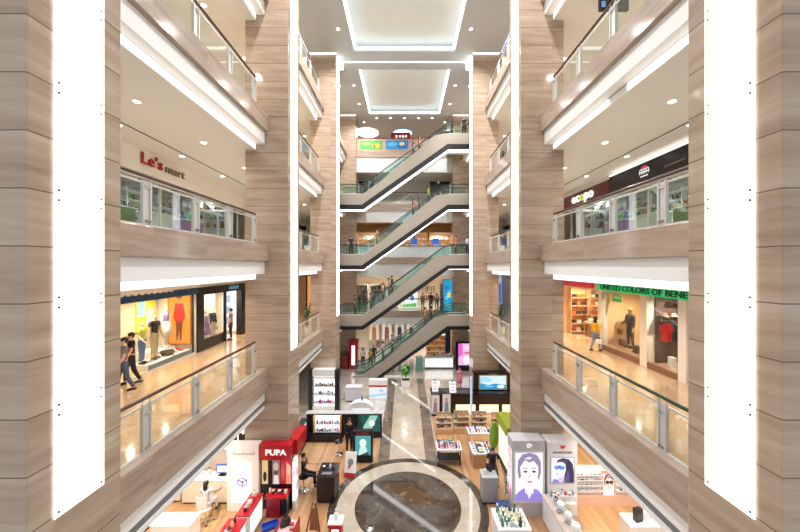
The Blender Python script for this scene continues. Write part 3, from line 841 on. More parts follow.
# lowest back gallery: shop with racks, poster and light box
for i, (xa, xb) in enumerate(((-4.8, -3.7), (-3.4, -1.9), (-1.7, -.6))):
    nm = ['narrow white shelf rack beside the left pier', 'wide white shelf rack of small goods', 'white shelf rack nearest the queue'][i]
    t, zs = shelf_unit(nm + ', lowest back gallery', xa, xb, 33.2, 33.6, 5, 2.3, 5, WHITE, C('d8d2c4'), WHITE)
    for z in zs[1:]:
        row(['jar', 'carton', 'bottle', 'toy'], ['3d3d44', 'e9e2d2', '8a6d4f', 'c7b089', '5a7f6a', 'a04a3a'], lin(xa + .12, xb - .12, 5 if i != 1 else 6), 33.38, z, 'shop_item', 'small item on the ' + nm, 'shop item', 'goods on the white racks, lowest back gallery', 1.2)
one(B(-4.75, -4.3, 32.3, 32.38, 5.55, 6.75, C('2f8f78', .4)), 'standing_board', 'tall green board standing beside the left pier on the lowest back gallery', 'board', None, .01).location = (0, 0, -.55)
t = T('poster_lightbox', 'tall blue lit poster with a yellow flower beside the right pier', 'poster', (4.0, 30.2, 5))
B(3.52, 4.42, 30.2, 30.32, 5.02, 7.98, C('7a4a3a', .4)).build('frame', t)
m = MB().box(3.57, 4.37, 30.18, 30.2, 5.1, 7.92, E('13a0d8', .8))
for pts, c in ((ell(.62, .52, .2, .09), 'f4e04a'), (ell(.35, .42, .16, .06), '7fd4f0'), (ell(.7, .64, .16, .05), '3fc0e8'), (ell(.4, .75, .3, .05), '0d7fc0'), (ell(.5, .2, .35, .08), '56d0d8')):
    m.plate((3.57, 30.18, 5.1), (.8, 0, 0), (0, 0, 2.82), pts, E(c, .85), .004)
m.build('picture', t)
t = T('poster_lightbox', 'white lit board with a green strip and blue figure behind the second escalator', 'poster', (.1, 32.5, 5))
B(-.35, 1.3, 32.5, 32.6, 5.0, 6.7, WHITE).build('frame', t)
m = MB().box(-.3, 1.25, 32.48, 32.5, 5.1, 6.65, E('f4faf6', .95))
m.plate((-.3, 32.48, 5.1), (1.55, 0, 0), (0, 0, 1.55), [(.05, .05), (.95, .05), (.95, .3), (.05, .2)], E('58c040', .85)); m.plate((-.3, 32.48, 5.1), (1.55, 0, 0), (0, 0, 1.55), ell(.68, .62, .13, .18), E('3f7fd8', .85))
m.build('picture', t)
def rack(label, x0, x1, y, z, cols, n, group, h=1.55):
    t = T('clothes_rack', label, 'clothes rack', ((x0 + x1) / 2, y, z))
    MB().tube([(x0, y, z + h), (x1, y, z + h)], .018, CHROME, 8).build('rail', t)
    for x in (x0 + .03, x1 - .03):
        MB().tube([(x, y, z), (x, y, z + h)], .016, CHROME, 8).build('post', t); B(x - .03, x + .03, y - .2, y + .2, z, z + .03, CHROME).build('foot', t)
    for x in lin(x0 + .1, x1 - .1, n):
        put('shirt', R.choice(cols), (x, y, z + h - .1), 'shirt', 'hanging shirt on the ' + label.split(' with')[0], 'shirt', group, PI / 2 + R.uniform(-.06, .06), 1.0)
rack('tan clothes rack behind the second escalator with brown tops', 1.35, 3.3, 31.9, 5, ['c79a6e', 'd8b58e', '8a4a3a', 'e6d2b4', '5c4334', 'b4564a'], 12, 'tops on the tan rack', 1.5)
rack('higher tan clothes rack with dark and rust tops', 1.2, 3.2, 33.2, 5, ['b06c48', '7a5238', 'e0c4a0', '3b2d2a', 'c98a60'], 12, 'tops on the higher tan rack', 2.3)
t, zs = shelf_unit('grey shelf tower of boxes left of the tall blue poster', 3.36, 3.9, 31.3, 31.55, 5, 2.5, 5, GREY, C('b0a8a0'), GREY)
for z in zs: row(['carton', 'jar'], ['8a3b3b', 'd8c4a8', '4a4a58', 'c9b0c0'], lin(3.42, 3.84, 3), 31.42, z, 'shop_item', 'small box on the grey shelf tower left of the tall blue poster', 'shop item', 'boxes on the grey shelf tower', 1.1)

# upper back gallery: white counters
t = T('display_counter', 'long white display counter on the upper back gallery', 'counter', (-.4, 34.5, 15))
B(-2.9, 2.2, 34.5, 35.1, 15, 15.95, WHITE).build('body', t, .01); B(-2.95, 2.25, 34.45, 35.15, 15.95, 16.0, C('b9d0d2', .2)).build('top', t)
# ================================================================ shops along the galleries
# ---- left, lowest gallery: sportswear window, then a dark framed shop
FA = 5.0
struct('wall_left_shop_plain', B(-10.3, -10.1, 4, 11.35, FA, FA + 3.2, CREAM))
struct('wall_left_shop_side', B(-14.4, -10.3, 11.2, 11.35, FA, FA + 3.58, CREAM))
struct('wall_left_shop_back', B(-12.15, -12.0, 11.35, 16.0, FA, FA + 3.58, C('d7c3a4', .6)))
struct('wall_left_shop_divider', B(-14.4, -10.3, 16.05, 16.25, FA, FA + 3.58, CREAM))
struct('wall_left_shop_end', B(-14.4, -10.1, 20.95, 21.15, FA, FA + 3.58, CREAM))
t = T('shop_window', 'display window of the sportswear shop with mannequins on a white platform', 'shop window', (-10.1, 13.7, FA))
B(-10.12, -10.10, 11.5, 15.9, FA + .05, FA + 2.84, GLASS_SHOP).build('glass_pane', t)
B(-10.14, -10.06, 11.4, 15.95, FA, FA + .05, STEEL).build('bottom_rail', t)
for y in (11.4, 15.9): B(-10.14, -10.06, y, y + .06, FA + .05, FA + 2.84, STEEL).build('side_frame', t)
t = T('sign_board', 'dark blue shop fascia board under the white scalloped valance', 'sign', (-10.0, 13.6, FA + 2.85))
B(-10.09, -9.98, 11.4, 16.0, FA + 2.85, FA + 3.14, C('12406f', .4)).build('frame', t)
m = MB(); pts = [(11.4, FA + 3.58), (11.4, FA + 3.2)]
n = 9; y0, y1 = 11.4, 14.2
for i in range(n):
    a = y0 + (y1 - y0) * i / n; b = y0 + (y1 - y0) * (i + 1) / n
    for q in range(7): t_ = q / 6; pts.append((a + (b - a) * t_, FA + 3.2 - .1 * math.sin(PI * t_)))
pts += [(16.0, FA + 3.18), (16.0, FA + 3.58)]
v = T('valance', 'white scalloped valance above the blue shop fascia', 'awning', (-9.95, 13.6, FA + 3.1))
m.prism(pts, 'x', -9.97, -9.9, C('f4f2ee', .7)); m.build('mount_frame', v)
t = T('storefront_pillar', 'black pillar dividing the two lit shops on the lowest left gallery', 'pillar', (-10.1, 16.15, FA))
B(-10.3, -9.98, 15.97, 16.45, FA, FA + 3.15, BLACK).build('shaft', t, .01)
t = T('display_platform', 'stepped white platform under the mannequins in the sportswear window', 'platform', (-11, 14.5, FA))
B(-11.0, -10.25, 13.2, 15.85, FA, FA + .22, WHITE).build('lower_step', t, .01)
B(-11.9, -11.02, 14.6, 15.85, FA, FA + .38, WHITE).build('upper_step', t, .01)
B(-10.245, -10.22, 13.2, 15.85, FA, FA + .22, C('777a7c', .5)).build('kick_plate', t)
t = T('poster', 'orange lit poster of a red shirted figure in the sportswear window', 'poster', (-10.85, 15.95, FA + .4))
B(-11.45, -10.32, 15.95, 16.04, FA + .4, FA + 3.0, C('b8651c', .5)).build('frame', t)
m = MB().box(-11.4, -10.36, 15.94, 15.95, FA + .45, FA + 2.95, E('f09a30', .75))
for pts, c in ((ell(.5, .86, .11, .055), 'd89a68'), ([(.44, .76), (.56, .76), (.55, .84), (.45, .84)], 'd89a68'), ([(.3, .78), (.7, .78), (.78, .5), (.66, .42), (.34, .42), (.22, .5)], 'e0342a'), ([(.34, .42), (.66, .42), (.6, .06), (.52, .06), (.5, .3), (.44, .06), (.36, .06)], '8a3a20'),
               ([(.3, .78), (.22, .74), (.06, .5), (.12, .46)], 'f0b070'), ([(.7, .78), (.78, .74), (.94, .52), (.88, .47)], 'f0b070'), (ell(.5, .90, .12, .035), '5a2a18')):
    m.plate((-11.4, 15.94, FA + .45), (1.04, 0, 0), (0, 0, 2.5), pts, E(c, .75), .004)
m.build('picture', t)
t = T('poster', 'yellow and pale blue wall poster inside the sportswear window', 'poster', (-11.98, 15.2, FA + 1.2))
B(-12.0, -11.96, 14.7, 15.8, FA + 1.2, FA + 3.1, C('f2d24a', .5)).build('frame', t)
MB().box(-11.96, -11.95, 14.8, 15.2, FA + 1.9, FA + 3.0, C('8ccbe8')).box(-11.96, -11.95, 15.3, 15.7, FA + 1.4, FA + 2.2, C('e9efe6')).build('picture', t)
P2 = PI / 2
person('mannequin', 'male mannequin in a dark t-shirt and khaki trousers, foremost in the window', 'mannequin', (-10.72, 14.15, FA + .22), P2, 1.86, MANNT, None, '33292c', 'c7b48e', 'short', faceless=True, shoes='7a5c3c', la=(3, 8), ra=(6, 14))
person('mannequin', 'female mannequin in a white and purple top and white shorts', 'mannequin', (-11.2, 15.45, FA + .38), P2, 1.86, MANNW, None, '9a78b0', None, 'none', skirt='f0ece6', faceless=True, shoes='e8e0d4', fem=True)
person('mannequin', 'yellow topped mannequin in blue jeans next to the khaki trousers', 'mannequin', (-10.68, 13.42, FA + .22), P2 + .1, 1.66, MANNW, None, 'd8d64a', '3f6fa8', 'short', 'stand', faceless=True, la=(12, 50))
t = T('shoe_display', 'low dark basket of goods at the edge of the white platform', 'basket', (-10.6, 14.75, FA + .224))
MB().lathe([(.22, 0), (.27, .16), (.25, .16), (.2, .03)], (-10.6, 14.75, FA + .224), C('5a4a3a', .7), 18).build('basket_body', t)
MB().tube([(a, b, FA + .385) for a, b in ell(-10.6, 14.75, .265, .265, 18)], .016, C('3f3228', .7), 6, closed=True).build('rim', t)
for i, y in enumerate((15.2, 15.5)):
    put('shoe', ['e8e4dc', 'd0402a'][i], (-10.55, y, FA + .236), 'shoe', ['white', 'red'][i] + ' trainer on the white platform of the sportswear window', 'shoe', None, 0, 1.3)
# dark framed shop
t = T('storefront', 'black framed storefront with an open door beside the plaid shirted man', 'storefront', (-10.1, 18.6, FA))
B(-10.2, -10.0, 16.46, 20.9, FA + 2.75, FA + 3.14, BLACK).build('header', t)
B(-10.2, -10.02, 16.46, 18.6, FA, FA + .5, BLACK).build('plinth', t)
B(-10.12, -10.10, 16.5, 18.5, FA + .5, FA + 2.75, GLASS_SHOP).build('glass_pane', t)
B(-10.16, -10.04, 18.5, 18.62, FA, FA + 2.75, BLACK).build('door_post', t)
B(-10.3, -9.98, 20.2, 20.92, FA, FA + 2.75, BLACK).build('end_pillar', t)
B(-10.02, -10.0, 18.8, 19.9, FA + 2.85, FA + 3.05, C('7fb6d0', .3, 0, .5)).build('sign_panel', t)
t = T('lit_panel', 'white lit panel with blue squares on the end wall of the dark framed shop', 'panel', (-11.05, 20.9, FA + .1))
B(-11.55, -10.6, 20.90, 20.945, FA + .1, FA + 2.7, WHITE).build('frame', t)
m = MB().box(-11.5, -10.65, 20.89, 20.90, FA + .15, FA + 2.65, E('f2f6fa', .95))
for z in (.5, 1.2, 1.9): m.box(-11.35, -11.0, 20.885, 20.89, FA + z, FA + z + .45, E('8db4d8', .8))
m.build('picture', t)
struct('wall_left_boutique_back', B(-12.2, -12.0, 16.25, 20.95, FA, FA + 3.58, C('ecdccb', .6)))
t, zs = shelf_unit('cream shelf wall with folded clothes inside the dark framed shop', -11.95, -11.5, 16.5, 20.0, FA, 2.6, 4, CREAM, CREAM, CREAM)
person('mannequin', 'mannequin in a lilac dress behind the dark framed shop window', 'mannequin', (-10.5, 17.45, FA + .0), P2, 1.82, MANNW, None, 'b088b8', None, 'none', skirt='9a6fa8', faceless=True, fem=True)
person('mannequin', 'mannequin in a dark jacket behind the dark framed shop window', 'mannequin', (-10.62, 18.25, FA + .0), P2, 1.85, MANNW, None, '2f2a33', 'd8cfc4', 'long', faceless=True)
person('mannequin', 'white mannequin in a pale dress deeper inside the dark framed shop', 'mannequin', (-11.0, 18.95, FA + .0), P2, 1.85, MANNW, None, 'f0e6dc', None, 'none', skirt='e8c8d0', faceless=True, fem=True)
pm = person('person', 'person in a plaid shirt and dark trousers at the dark shop door', 'person', (-9.85, 18.7, FA), -P2 + .3, 1.74, top='8a5a6a', bottom='232430')
handbag('shopping_bag', 'bright blue shopping bag held at the dark shop door', pm, '2a56b8', .3, .34)
# two walkers
person('person', 'person in a black t-shirt and black trousers walking past the sportswear window', 'person', (-9.70, 11.70, FA), -.7, 1.80, top='17171b', bottom='1b1b20', pose='walk')
person('person', 'person in a grey shirt and jeans walking, half behind the nearest left column', 'person', (-9.34, 10.98, FA), -.7, 1.78, top='6e6468', bottom='44506a', pose='walk')

# ---- right, lowest gallery
struct('wall_right_shop_plain', B(10.1, 10.3, 4, 11.8, FA, FA + 3.2, CREAM))
struct('wall_right_shop_side', B(10.3, 14.4, 11.65, 11.8, FA, FA + 3.58, CREAM))
struct('wall_right_shop_back', B(12.7, 12.85, 13.72, 16.8, FA, FA + 3.58, C('efdcc6', .6)))
struct('wall_right_shop_back_dark', B(12.0, 12.15, 11.8, 13.6, FA, FA + 3.58, C('5a4238', .6)))
struct('wall_right_shop_divider', B(10.3, 14.4, 13.6, 13.72, FA, FA + 3.58, CREAM))
struct('wall_right_shop_end', B(10.3, 14.4, 16.85, 17.0, FA, FA + 3.58, C('f2c998', .6)))
struct('wall_right_shop_far', B(10.1, 14.4, 20.95, 21.15, FA, FA + 3.58, C('f2c998', .6)))
struct('wall_right_bag_shop_back', B(13.2, 13.4, 17.0, 20.95, FA, FA + 3.58, C('eec08a', .6)))
GRN = C('1fc877', .4, 0, .35)
t = T('sign_band', 'bright green sign band with dark lettering above the display windows', 'sign', (10.05, 14.3, FA + 3.0))
B(9.96, 10.09, 10.6, 17.0, FA + 2.98, FA + 3.32, GRN).build('frame', t)
m = MB(); text_mb(m, 'UNITED COLORS OF BENETTON', (9.955, 16.75, FA + 3.05), (0, -1, 0), (0, 0, 1), .235, C('0a2422', .4), .02, 6.35, .022); m.build('lettering', t)
struct('trim_right_shop_jamb', B(9.98, 10.3, 11.7, 12.05, FA, FA + 2.97, C('f4ece2', .5)))
struct('trim_right_shop_pier', B(9.98, 10.3, 13.62, 14.0, FA, FA + 2.97, C('f4e4d2', .5)))
struct('trim_right_shop_post', B(9.98, 10.3, 16.72, 17.0, FA, FA + 2.97, C('f4e4d2', .5)))
for y0, y1, lb in ((14.0, 16.72, 'cream lit display window with the hatted mannequin'), (12.05, 13.62, 'dark brown display window full of red and black clothes')):
    t = T('shop_window', lb, 'shop window', (10.1, (y0 + y1) / 2, FA))
    B(10.04, 10.06, y0, y1, FA + .24, FA + 2.97, GLASS_SHOP).build('glass_pane', t)
    B(10.0, 10.1, y0, y1, FA, FA + .24, C('8a6248', .4)).build('plinth', t)
    B(10.11, 11.7, y0 + .03, y1 - .06, FA, FA + .22, C('b08a68', .4)).build('display_floor', t)
mq = person('mannequin', 'mannequin in a dark coat and hat with a brown bag in the cream window', 'mannequin', (10.95, 16.0, FA + .22), -P2, 1.86, MANNT, None, '3a332e', '2c2a2c', 'long', faceless=True, hat='a8763a', la=(10, 60))
t = T('handbag', 'black round bag slung on the hatted mannequin', 'bag', (10.66, 15.82, FA + 1.5))
m = MB(); m.ball((10.66, 15.72, FA + 1.5), (.08, .17, .18), BLACK, 14, 9); m.build('bag_body', t, smooth=True); MB().tube([(10.7, 15.72, FA + 1.66), (10.78, 15.85, FA + 1.8), (10.86, 15.95, FA + 1.83)], .012, BLACK, 6).build('strap_mount', t)
handbag('handbag', 'tan brown bag in the hand of the hatted mannequin', mq, '8a5a2a', .3, .26)
put('handbag', '7a5238', (10.9, 16.45, FA + .22), 'handbag', 'dark brown bag on the window floor behind the hatted mannequin', 'bag', None, P2, 1.5)
put('handbag', '5d4034', (10.75, 15.2, FA + .22), 'handbag', 'brown bag on the window floor in front of the hatted mannequin', 'bag', None, P2, 1.5)
put('shoe', '3a2a22', (10.5, 15.0, FA + .242), 'shoe', 'single dark shoe on the floor of the cream window', 'shoe', None, P2, 1.4)
t = T('hanging_jacket', 'grey jacket hanging near the pale window pier', 'jacket', (11.3, 14.6, FA + 1.9))
q = goods('shirt', '6a6c70'); o = bpy.data.objects.new('jacket_rail_body', q); COL.objects.link(o); o.parent = t; o.rotation_euler = (0, 0, P2); o.location = (0, 0, 0); o.scale = (1.1,) * 3
MB().tube([(11.3, 14.6, FA + 2.05), (11.3, 14.6, FA + 3.58)], .008, STEEL, 6).build('hanger_cord', t)
t = T('card_sign', 'small bright green card hanging in the corner of the cream window', 'sign', (10.5, 16.55, FA + 2.45))
B(10.49, 10.51, 15.95, 16.65, FA + 2.42, FA + 2.78, C('1fae4c', .4, 0, .3)).build('frame', t)
B(10.485, 10.49, 16.05, 16.55, FA + 2.58, FA + 2.70, C('e8f6ea', .5)).build('pale_stripe', t)
for y in (16.05, 16.55): MB().tube([(10.5, y, FA + 2.78), (10.5, y, FA + 3.58)], .006, STEEL, 5).build('cord', t)
# dark window contents
struct('wall_right_window_dark', B(10.31, 12.0, 13.55, 13.595, FA + .22, FA + 3.58, C('57423a', .6)))
t = T('clothes_rack', 'dark wall rack with red and black coats in the brown window', 'clothes rack', (10.9, 13.3, FA + 1.5))
B(10.32, 11.6, 13.2, 13.54, FA + 2.1, FA + 2.16, C('2c2120', .4)).build('shelf', t)
MB().tube([(10.34, 13.28, FA + 1.98), (11.6, 13.28, FA + 1.98)], .018, CHROME, 8).build('rail', t)
for x in (10.36, 11.5): MB().tube([(x, 13.28, FA + 1.98), (x, 13.28, FA + 2.1)], .012, CHROME, 6).build('bracket', t)
for i, x in enumerate(lin(10.4, 11.5, 9)):
    put('shirt', ['c8202a', 'c8202a', '1f4038', '20242a', '1f4038', '3a2a28', '20242a', '6a4a40', '20242a'][i], (x, 13.28, FA + 1.88), 'coat', 'coat hanging on the dark wall rack of the brown window', 'coat', 'coats in the brown window', P2 + .5, (.8, .8, 1.0))
for i, (x, c) in enumerate(((10.55, '9a6a52'), (10.9, 'd8c8b4'), (11.25, '4a3a38'))): put('hat', c, (x, 13.36, FA + 2.16), 'hat', ['tan', 'cream', 'dark'][i] + ' hat on the shelf above the coats in the brown window', 'hat', None, 0, 1.0)
for i, (x, z) in enumerate(((11.3, 2.55), (10.9, 2.7))):
    t = T('wall_shelf_bracket', ['lower', 'higher'][i] + ' small dark shelf over the coats in the brown window', 'shelf', (x, 13.4, FA + z)); B(x - .2, x + .2, 13.25, 13.54, FA + z, FA + z + .03, C('2c2120', .4)).build('board_mount', t)
put('carton', 'f4ece4', (10.5, 12.95, FA + .22), 'white_box', 'white box on the floor of the brown window', 'box', None, P2, 2.0)
t = T('bench', 'dark bench at the bottom of the brown window', 'bench', (10.7, 12.7, FA + .22))
B(10.75, 11.3, 12.2, 13.0, FA + .5, FA + .58, C('2a2022')).build('seat', t, .02)
for x in (10.8, 11.2):
    for y in (12.25, 12.9): B(x, x + .05, y, y + .05, FA + .224, FA + .5, C('2a2022')).build('leg', t)
put('handbag', '1c1a1e', (11.0, 12.75, FA + .58), 'handbag', 'black bag on the dark bench of the brown window', 'bag', None, P2, 1.3)
put('folded', 'a83232', (11.0, 12.36, FA + .58), 'folded_clothes', 'small red folded pile on the dark bench', 'clothes', None, 0, .7, '2a2022')
# open bag shop beside it
t = T('sign_board', 'short red sign board over the open bag shop', 'sign', (10.05, 19.4, FA + 3.1))
B(9.98, 10.09, 17.6, 20.8, FA + 3.0, FA + 3.3, C('c4303c', .4, 0, .2)).build('frame', t)
struct('trim_bag_shop_lintel', B(10.1, 10.3, 17.0, 20.95, FA + 2.9, FA + 3.2, CREAM))
for i in range(2):
    xa, xb = 10.35 + i * 1.2, 10.35 + i * 1.2 + 1.12
    nm = ['first', 'second'][i]
    t = T('bag_shelf', nm + ' bay of orange lit bag shelves from the gallery, end wall of the bag shop', 'shelf', ((xa + xb) / 2, 20.7, FA))
    B(xa, xb, 20.88, 20.94, FA, FA + 2.85, C('f0c080' if i == 0 else 'f4e6d2', .5)).build('back_panel', t)
    for x in (xa, xb - .04): B(x, x + .04, 20.5, 20.88, FA, FA + 2.85, WOODTAN).build('side_panel', t)
    for z in (.1, .6, 1.15, 1.7, 2.2):
        B(xa + .04, xb - .04, 20.5, 20.88, FA + z, FA + z + .04, WOODTAN).build('shelf', t)
        for x in lin(xa + .06, xb - .06, 3): put('handbag', R.choice(['2c2224', '8a4a2a', '5a2a22', 'e0d8cc', '3a3036', 'b0622a']), (x, 20.68, FA + z + .04), 'handbag', 'bag on the %s bay of the orange lit shelves' % nm, 'bag', 'bags on the orange lit shelves, %s bay' % nm, 0, .95)
t = T('display_table', 'pale wood table of folded clothes in the open bag shop', 'table', (11.3, 19.4, FA))
B(10.9, 11.7, 18.6, 20.2, FA + .8, FA + .86, WOODTAN).build('tabletop', t)
for x in (10.95, 11.6):
    for y in (18.65, 20.1): B(x, x + .06, y, y + .06, FA, FA + .8, WOODTAN).build('leg', t)
for i, y in enumerate(lin(18.65, 20.15, 4)): put('folded', R.choice(['e8e4ea', '9aa8c8', 'e0b0a0', '4a4048']), (11.3, y, FA + .86), 'folded_clothes', 'pile of folded clothes on the pale wood table', 'clothes', 'folded piles on the pale wood table', P2, 1.0)
rack('chrome rack of white and lilac shirts in the open bag shop', 10.7, 11.7, 18.1, FA, ['f0eef4', 'b8b0d0', '4a4a58', 'e8d8e0', '9aa8d0'], 7, 'shirts on the chrome rack', 1.75)
pw = person('person', 'person in a yellow top and grey trousers walking by the cream window', 'person', (9.45, 16.3, FA), P2 + .5, 1.66, top='e0a818', bottom='7a8290', pose='walk', long_hair=True, fem=True, sleeves='long')
handbag('handbag', 'white bag carried by the person in the yellow top', pw, 'e8e4e0', .26, .2)

# ---- middle galleries: glazed shops under lettered bulkheads
FB = 10.0
for s in (-1, 1):
    sd = SIDE[s]
    struct('wall_%s_middle_shop_back' % sd, B(s * 13.6, s * 13.8, 4, 34, FB, FB + 3.58, C('7d9796' if s < 0 else 'a9bdb0', .5)))
    for i, (y0, y1) in enumerate(((11.5, 13.6), (13.6, 15.7), (15.7, 17.8), (17.8, 19.9), (19.9, 21.2), (9.0, 11.5))):
        pl = ['second', 'third', 'fourth', 'fifth', 'last', 'first'][i]
        t = T('shop_window', '%s glazed shop bay from the near end, under the %s' % (pl, 'red lettered bulkhead' if s < 0 else 'dark sign boards'), 'shop window', (s * XS, (y0 + y1) / 2, FB))
        B(s * (XS - .01), s * (XS + .01), y0 + .05, y1, FB + .1, FB + 2.55, GLASS_SHOP).build('glass_pane', t)
        B(s * (XS - .05), s * (XS + .05), y0, y0 + .05, FB, FB + 2.62, STEEL).build('mullion', t)
        B(s * (XS - .05), s * (XS + .05), y0 + .05, y1, FB + 2.55, FB + 2.62, STEEL).build('top_rail', t)
        B(s * (XS - .05), s * (XS + .05), y0 + .05, y1, FB, FB + .1, STEEL).build('bottom_rail', t)
    for i, y in enumerate((12.2, 14.4, 16.6, 18.8)):
        for j, x in enumerate((10.9, 12.4)):
            t = T('linear_light', '%s linear lamp %s in the glazed shop, %s' % (['first', 'second', 'third', 'fourth'][i], 'near the glass' if j == 0 else 'near the back wall', 'under the red lettering side' if s < 0 else 'dark sign side'), 'light', (s * x, y, FB + 3.2), 'shop lamps behind glass ' + sd)
            B(s * (x - .09), s * (x + .09), y - .8, y + .8, FB + 3.2, FB + 3.26, WHITE).build('mount_frame', t)
            B(s * (x - .06), s * (x + .06), y - .78, y + .78, FB + 3.17, FB + 3.2, L_BOX).build('tube', t)
    struct('ceiling_%s_middle_shop' % sd, B(s * 10.3, s * 13.6, 4, 34, FB + 3.3, FB + 3.4, C('6a8482' if s < 0 else '93a89c', .5)))
    for i, (y0, y1) in enumerate(((11.8, 13.3), (13.7, 15.2), (15.6, 17.1), (17.5, 19.0))):
        nm = '%s tall shelf bay from the near end, %s glazed shop' % (['first', 'second', 'third', 'fourth'][i], sd)
        t = T('shelf_unit', nm, 'shelf', (s * 13.3, (y0 + y1) / 2, FB))
        B(s * 13.55, s * 13.6, y0, y1, FB, FB + 3.0, C('c9d2cc')).build('back_panel', t)
        for y in (y0, y1 - .05): B(s * 13.1, s * 13.55, y, y + .05, FB, FB + 3.0, WHITE).build('side_panel', t)
        for z in (.9, 1.4, 1.9, 2.4):
            B(s * 13.1, s * 13.55, y0 + .05, y1 - .05, FB + z, FB + z + .03, WHITE).build('shelf', t)
            if z > 1.2: row(['toy', 'carton', 'bottle', 'jar'], ['c9a23a', '3f6f4a', 'b04a3a', '5a7fa0', 'e8e0d0', '6a4a7a', '9ab04a'], lin(y0 + .15, y1 - .15, 5), s * 13.3, FB + z + .03, 'shop_item', 'small item on the ' + nm, 'shop item', 'goods in the %s glazed shop' % sd, 1.25, 0, .3, 'y')
    struct('wall_%s_middle_shop_end' % sd, B(s * 10.3, s * 13.6, 19.7, 19.85, FB, FB + 3.35, C('8fa3a2' if s < 0 else 'b9cabf', .5)))
    t = T('shelf_unit', 'tall shelf wall at the far end of the %s glazed shop' % sd, 'shelf', (s * 11.8, 19.5, FB))
    B(s * 10.5, s * 13.0, 19.62, 19.68, FB, FB + 3.0, C('dfe8e4')).build('back_panel', t)
    for x in (10.5, 11.75, 12.95): B(s * x, s * (x + .05), 19.3, 19.62, FB, FB + 3.0, WHITE).build('side_panel', t)
    for z in (.9, 1.4, 1.9, 2.4):
        B(s * 10.55, s * 12.95, 19.3, 19.62, FB + z, FB + z + .03, WHITE).build('shelf', t)
        if z > 1.2: row(['toy', 'carton', 'bottle', 'jar'], ['c9a23a', '3f6f4a', 'b04a3a', '5a7fa0', 'e8e0d0', '6a4a7a', '9ab04a'], [s * q for q in lin(10.6, 11.7, 5)] + [s * q for q in lin(11.85, 12.9, 4)], 19.45, FB + z + .03, 'shop_item', 'small item on the far shelf wall of the %s glazed shop' % sd, 'shop item', 'goods on the far shelf wall, %s glazed shop' % sd, 1.3, 0, .3)
    # counters right behind the glass
    for i, (y0, y1, c) in enumerate(((12.0, 13.4, '6f8a5a'), (14.2, 15.6, 'b9c6c0'), (16.4, 17.8, '9a7ab0'))):
        t = T('tall_display', ['green', 'pale', 'lilac'][i] + ' display stand close behind the %s shop glass' % sd, 'display stand', (s * 11.2, (y0 + y1) / 2, FB))
        B(s * 10.9, s * 11.5, y0, y1, FB, FB + 1.5, C(c, .5)).build('body', t, .02)
        B(s * 10.85, s * 11.55, y0 - .05, y1 + .05, FB + 1.5, FB + 1.55, C('e4eeea', .2)).build('top', t)
        row(['toy', 'perfume', 'handbag'], ['e8d060', '4a8a6a', 'd05a7a', 'f0f0f0', '3a5a9a'], lin(y0 + .1, y1 - .1, 5), s * 11.2, FB + 1.55, 'shop_item', 'small item on the %s display stand behind the %s shop glass' % (['green', 'pale', 'lilac'][i], sd), 'shop item', 'goods on the stands, %s glazed shop' % sd, 1.5, 0, .3, 'y')
# red lettering on the left bulkhead
t = T('sign_lettering', 'raised red and brown shop lettering on the cream bulkhead', 'sign', (-10.05, 14, FB + 3.1))
m = MB(); text_mb(m, "Le's", (-10.09, 12.62, FB + 3.16), (0, 1, 0), (0, 0, 1), .43, C('b01a22', .4), .06, 1.1, .012); m.build('red_lettering_mount', t)['label'] = 'red letters'
m = MB(); text_mb(m, 'mart', (-10.09, 13.9, FB + 3.16), (0, 1, 0), (0, 0, 1), .34, C('8d7a68', .4, .3), .06, 1.2, .01); m.build('brown_lettering_mount', t)['label'] = 'brown metal letters'
# right sign boards
t = T('sign_board', 'dark red sign board with glowing white letters and one green letter', 'sign', (10.05, 18.2, FB + 2.7))
B(9.95, 10.09, 16.05, 21.0, FB + 2.66, FB + 3.42, C('5a1020', .35)).build('frame', t)
lw = E('ffffff', 1.0)
def lt(m, c, y, w_, mt): text_mb(m, c, (9.94, y, FB + 2.88), (0, -1, 0), (0, 0, 1), .5, mt, .05, w_, .03)
m = MB(); lt(m, 'ec', 19.55, .84, lw); lt(m, 'po', 18.2, .86, lw); m.build('white_lettering', t)
m = MB(); lt(m, 'o', 18.66, .42, E('b8d84a', 1.0)); m.build('green_letter', t)
t = T('sign_board', 'black sign board with a small red and white temple emblem', 'sign', (10.05, 13.5, FB + 2.7))
B(9.95, 10.09, 10.0, 16.03, FB + 2.66, FB + 3.50, C('101012', .3)).build('frame', t)
m = MB(); wv = E('f0f0f0', .9)
def onr(m, y, z, w, h, c): m.box(9.935, 9.95, y - w / 2, y + w / 2, FB + z, FB + z + h, c)
onr(m, 13.7, 3.28, .34, .05, E('d83a3a', .9)); onr(m, 13.7, 3.33, .16, .05, E('d83a3a', .9)); onr(m, 13.7, 3.22, .5, .03, wv)
for y in (13.45, 13.58, 13.7, 13.82, 13.95): onr(m, y, 3.04, .035, .17, wv)
onr(m, 13.7, 3.10, .6, .03, wv); onr(m, 13.7, 2.92, .42, .045, wv)
m.build('emblem', t)
m = MB()
for i in range(14): onr(m, 11.7 + i * .07, 2.98, .045, .05, C('77777a', .5))
m.build('small_lettering', t)
# grey bulkhead strip above the signs with bluish glow
t = T('sign_light', 'thin bluish lamp strip on top of the black sign board', 'light', (10.0, 13.5, FB + 3.55))
B(9.92, 10.09, 10.0, 16.0, FB + 3.52, FB + 3.58, L_BOX).build('tube_mount', t)
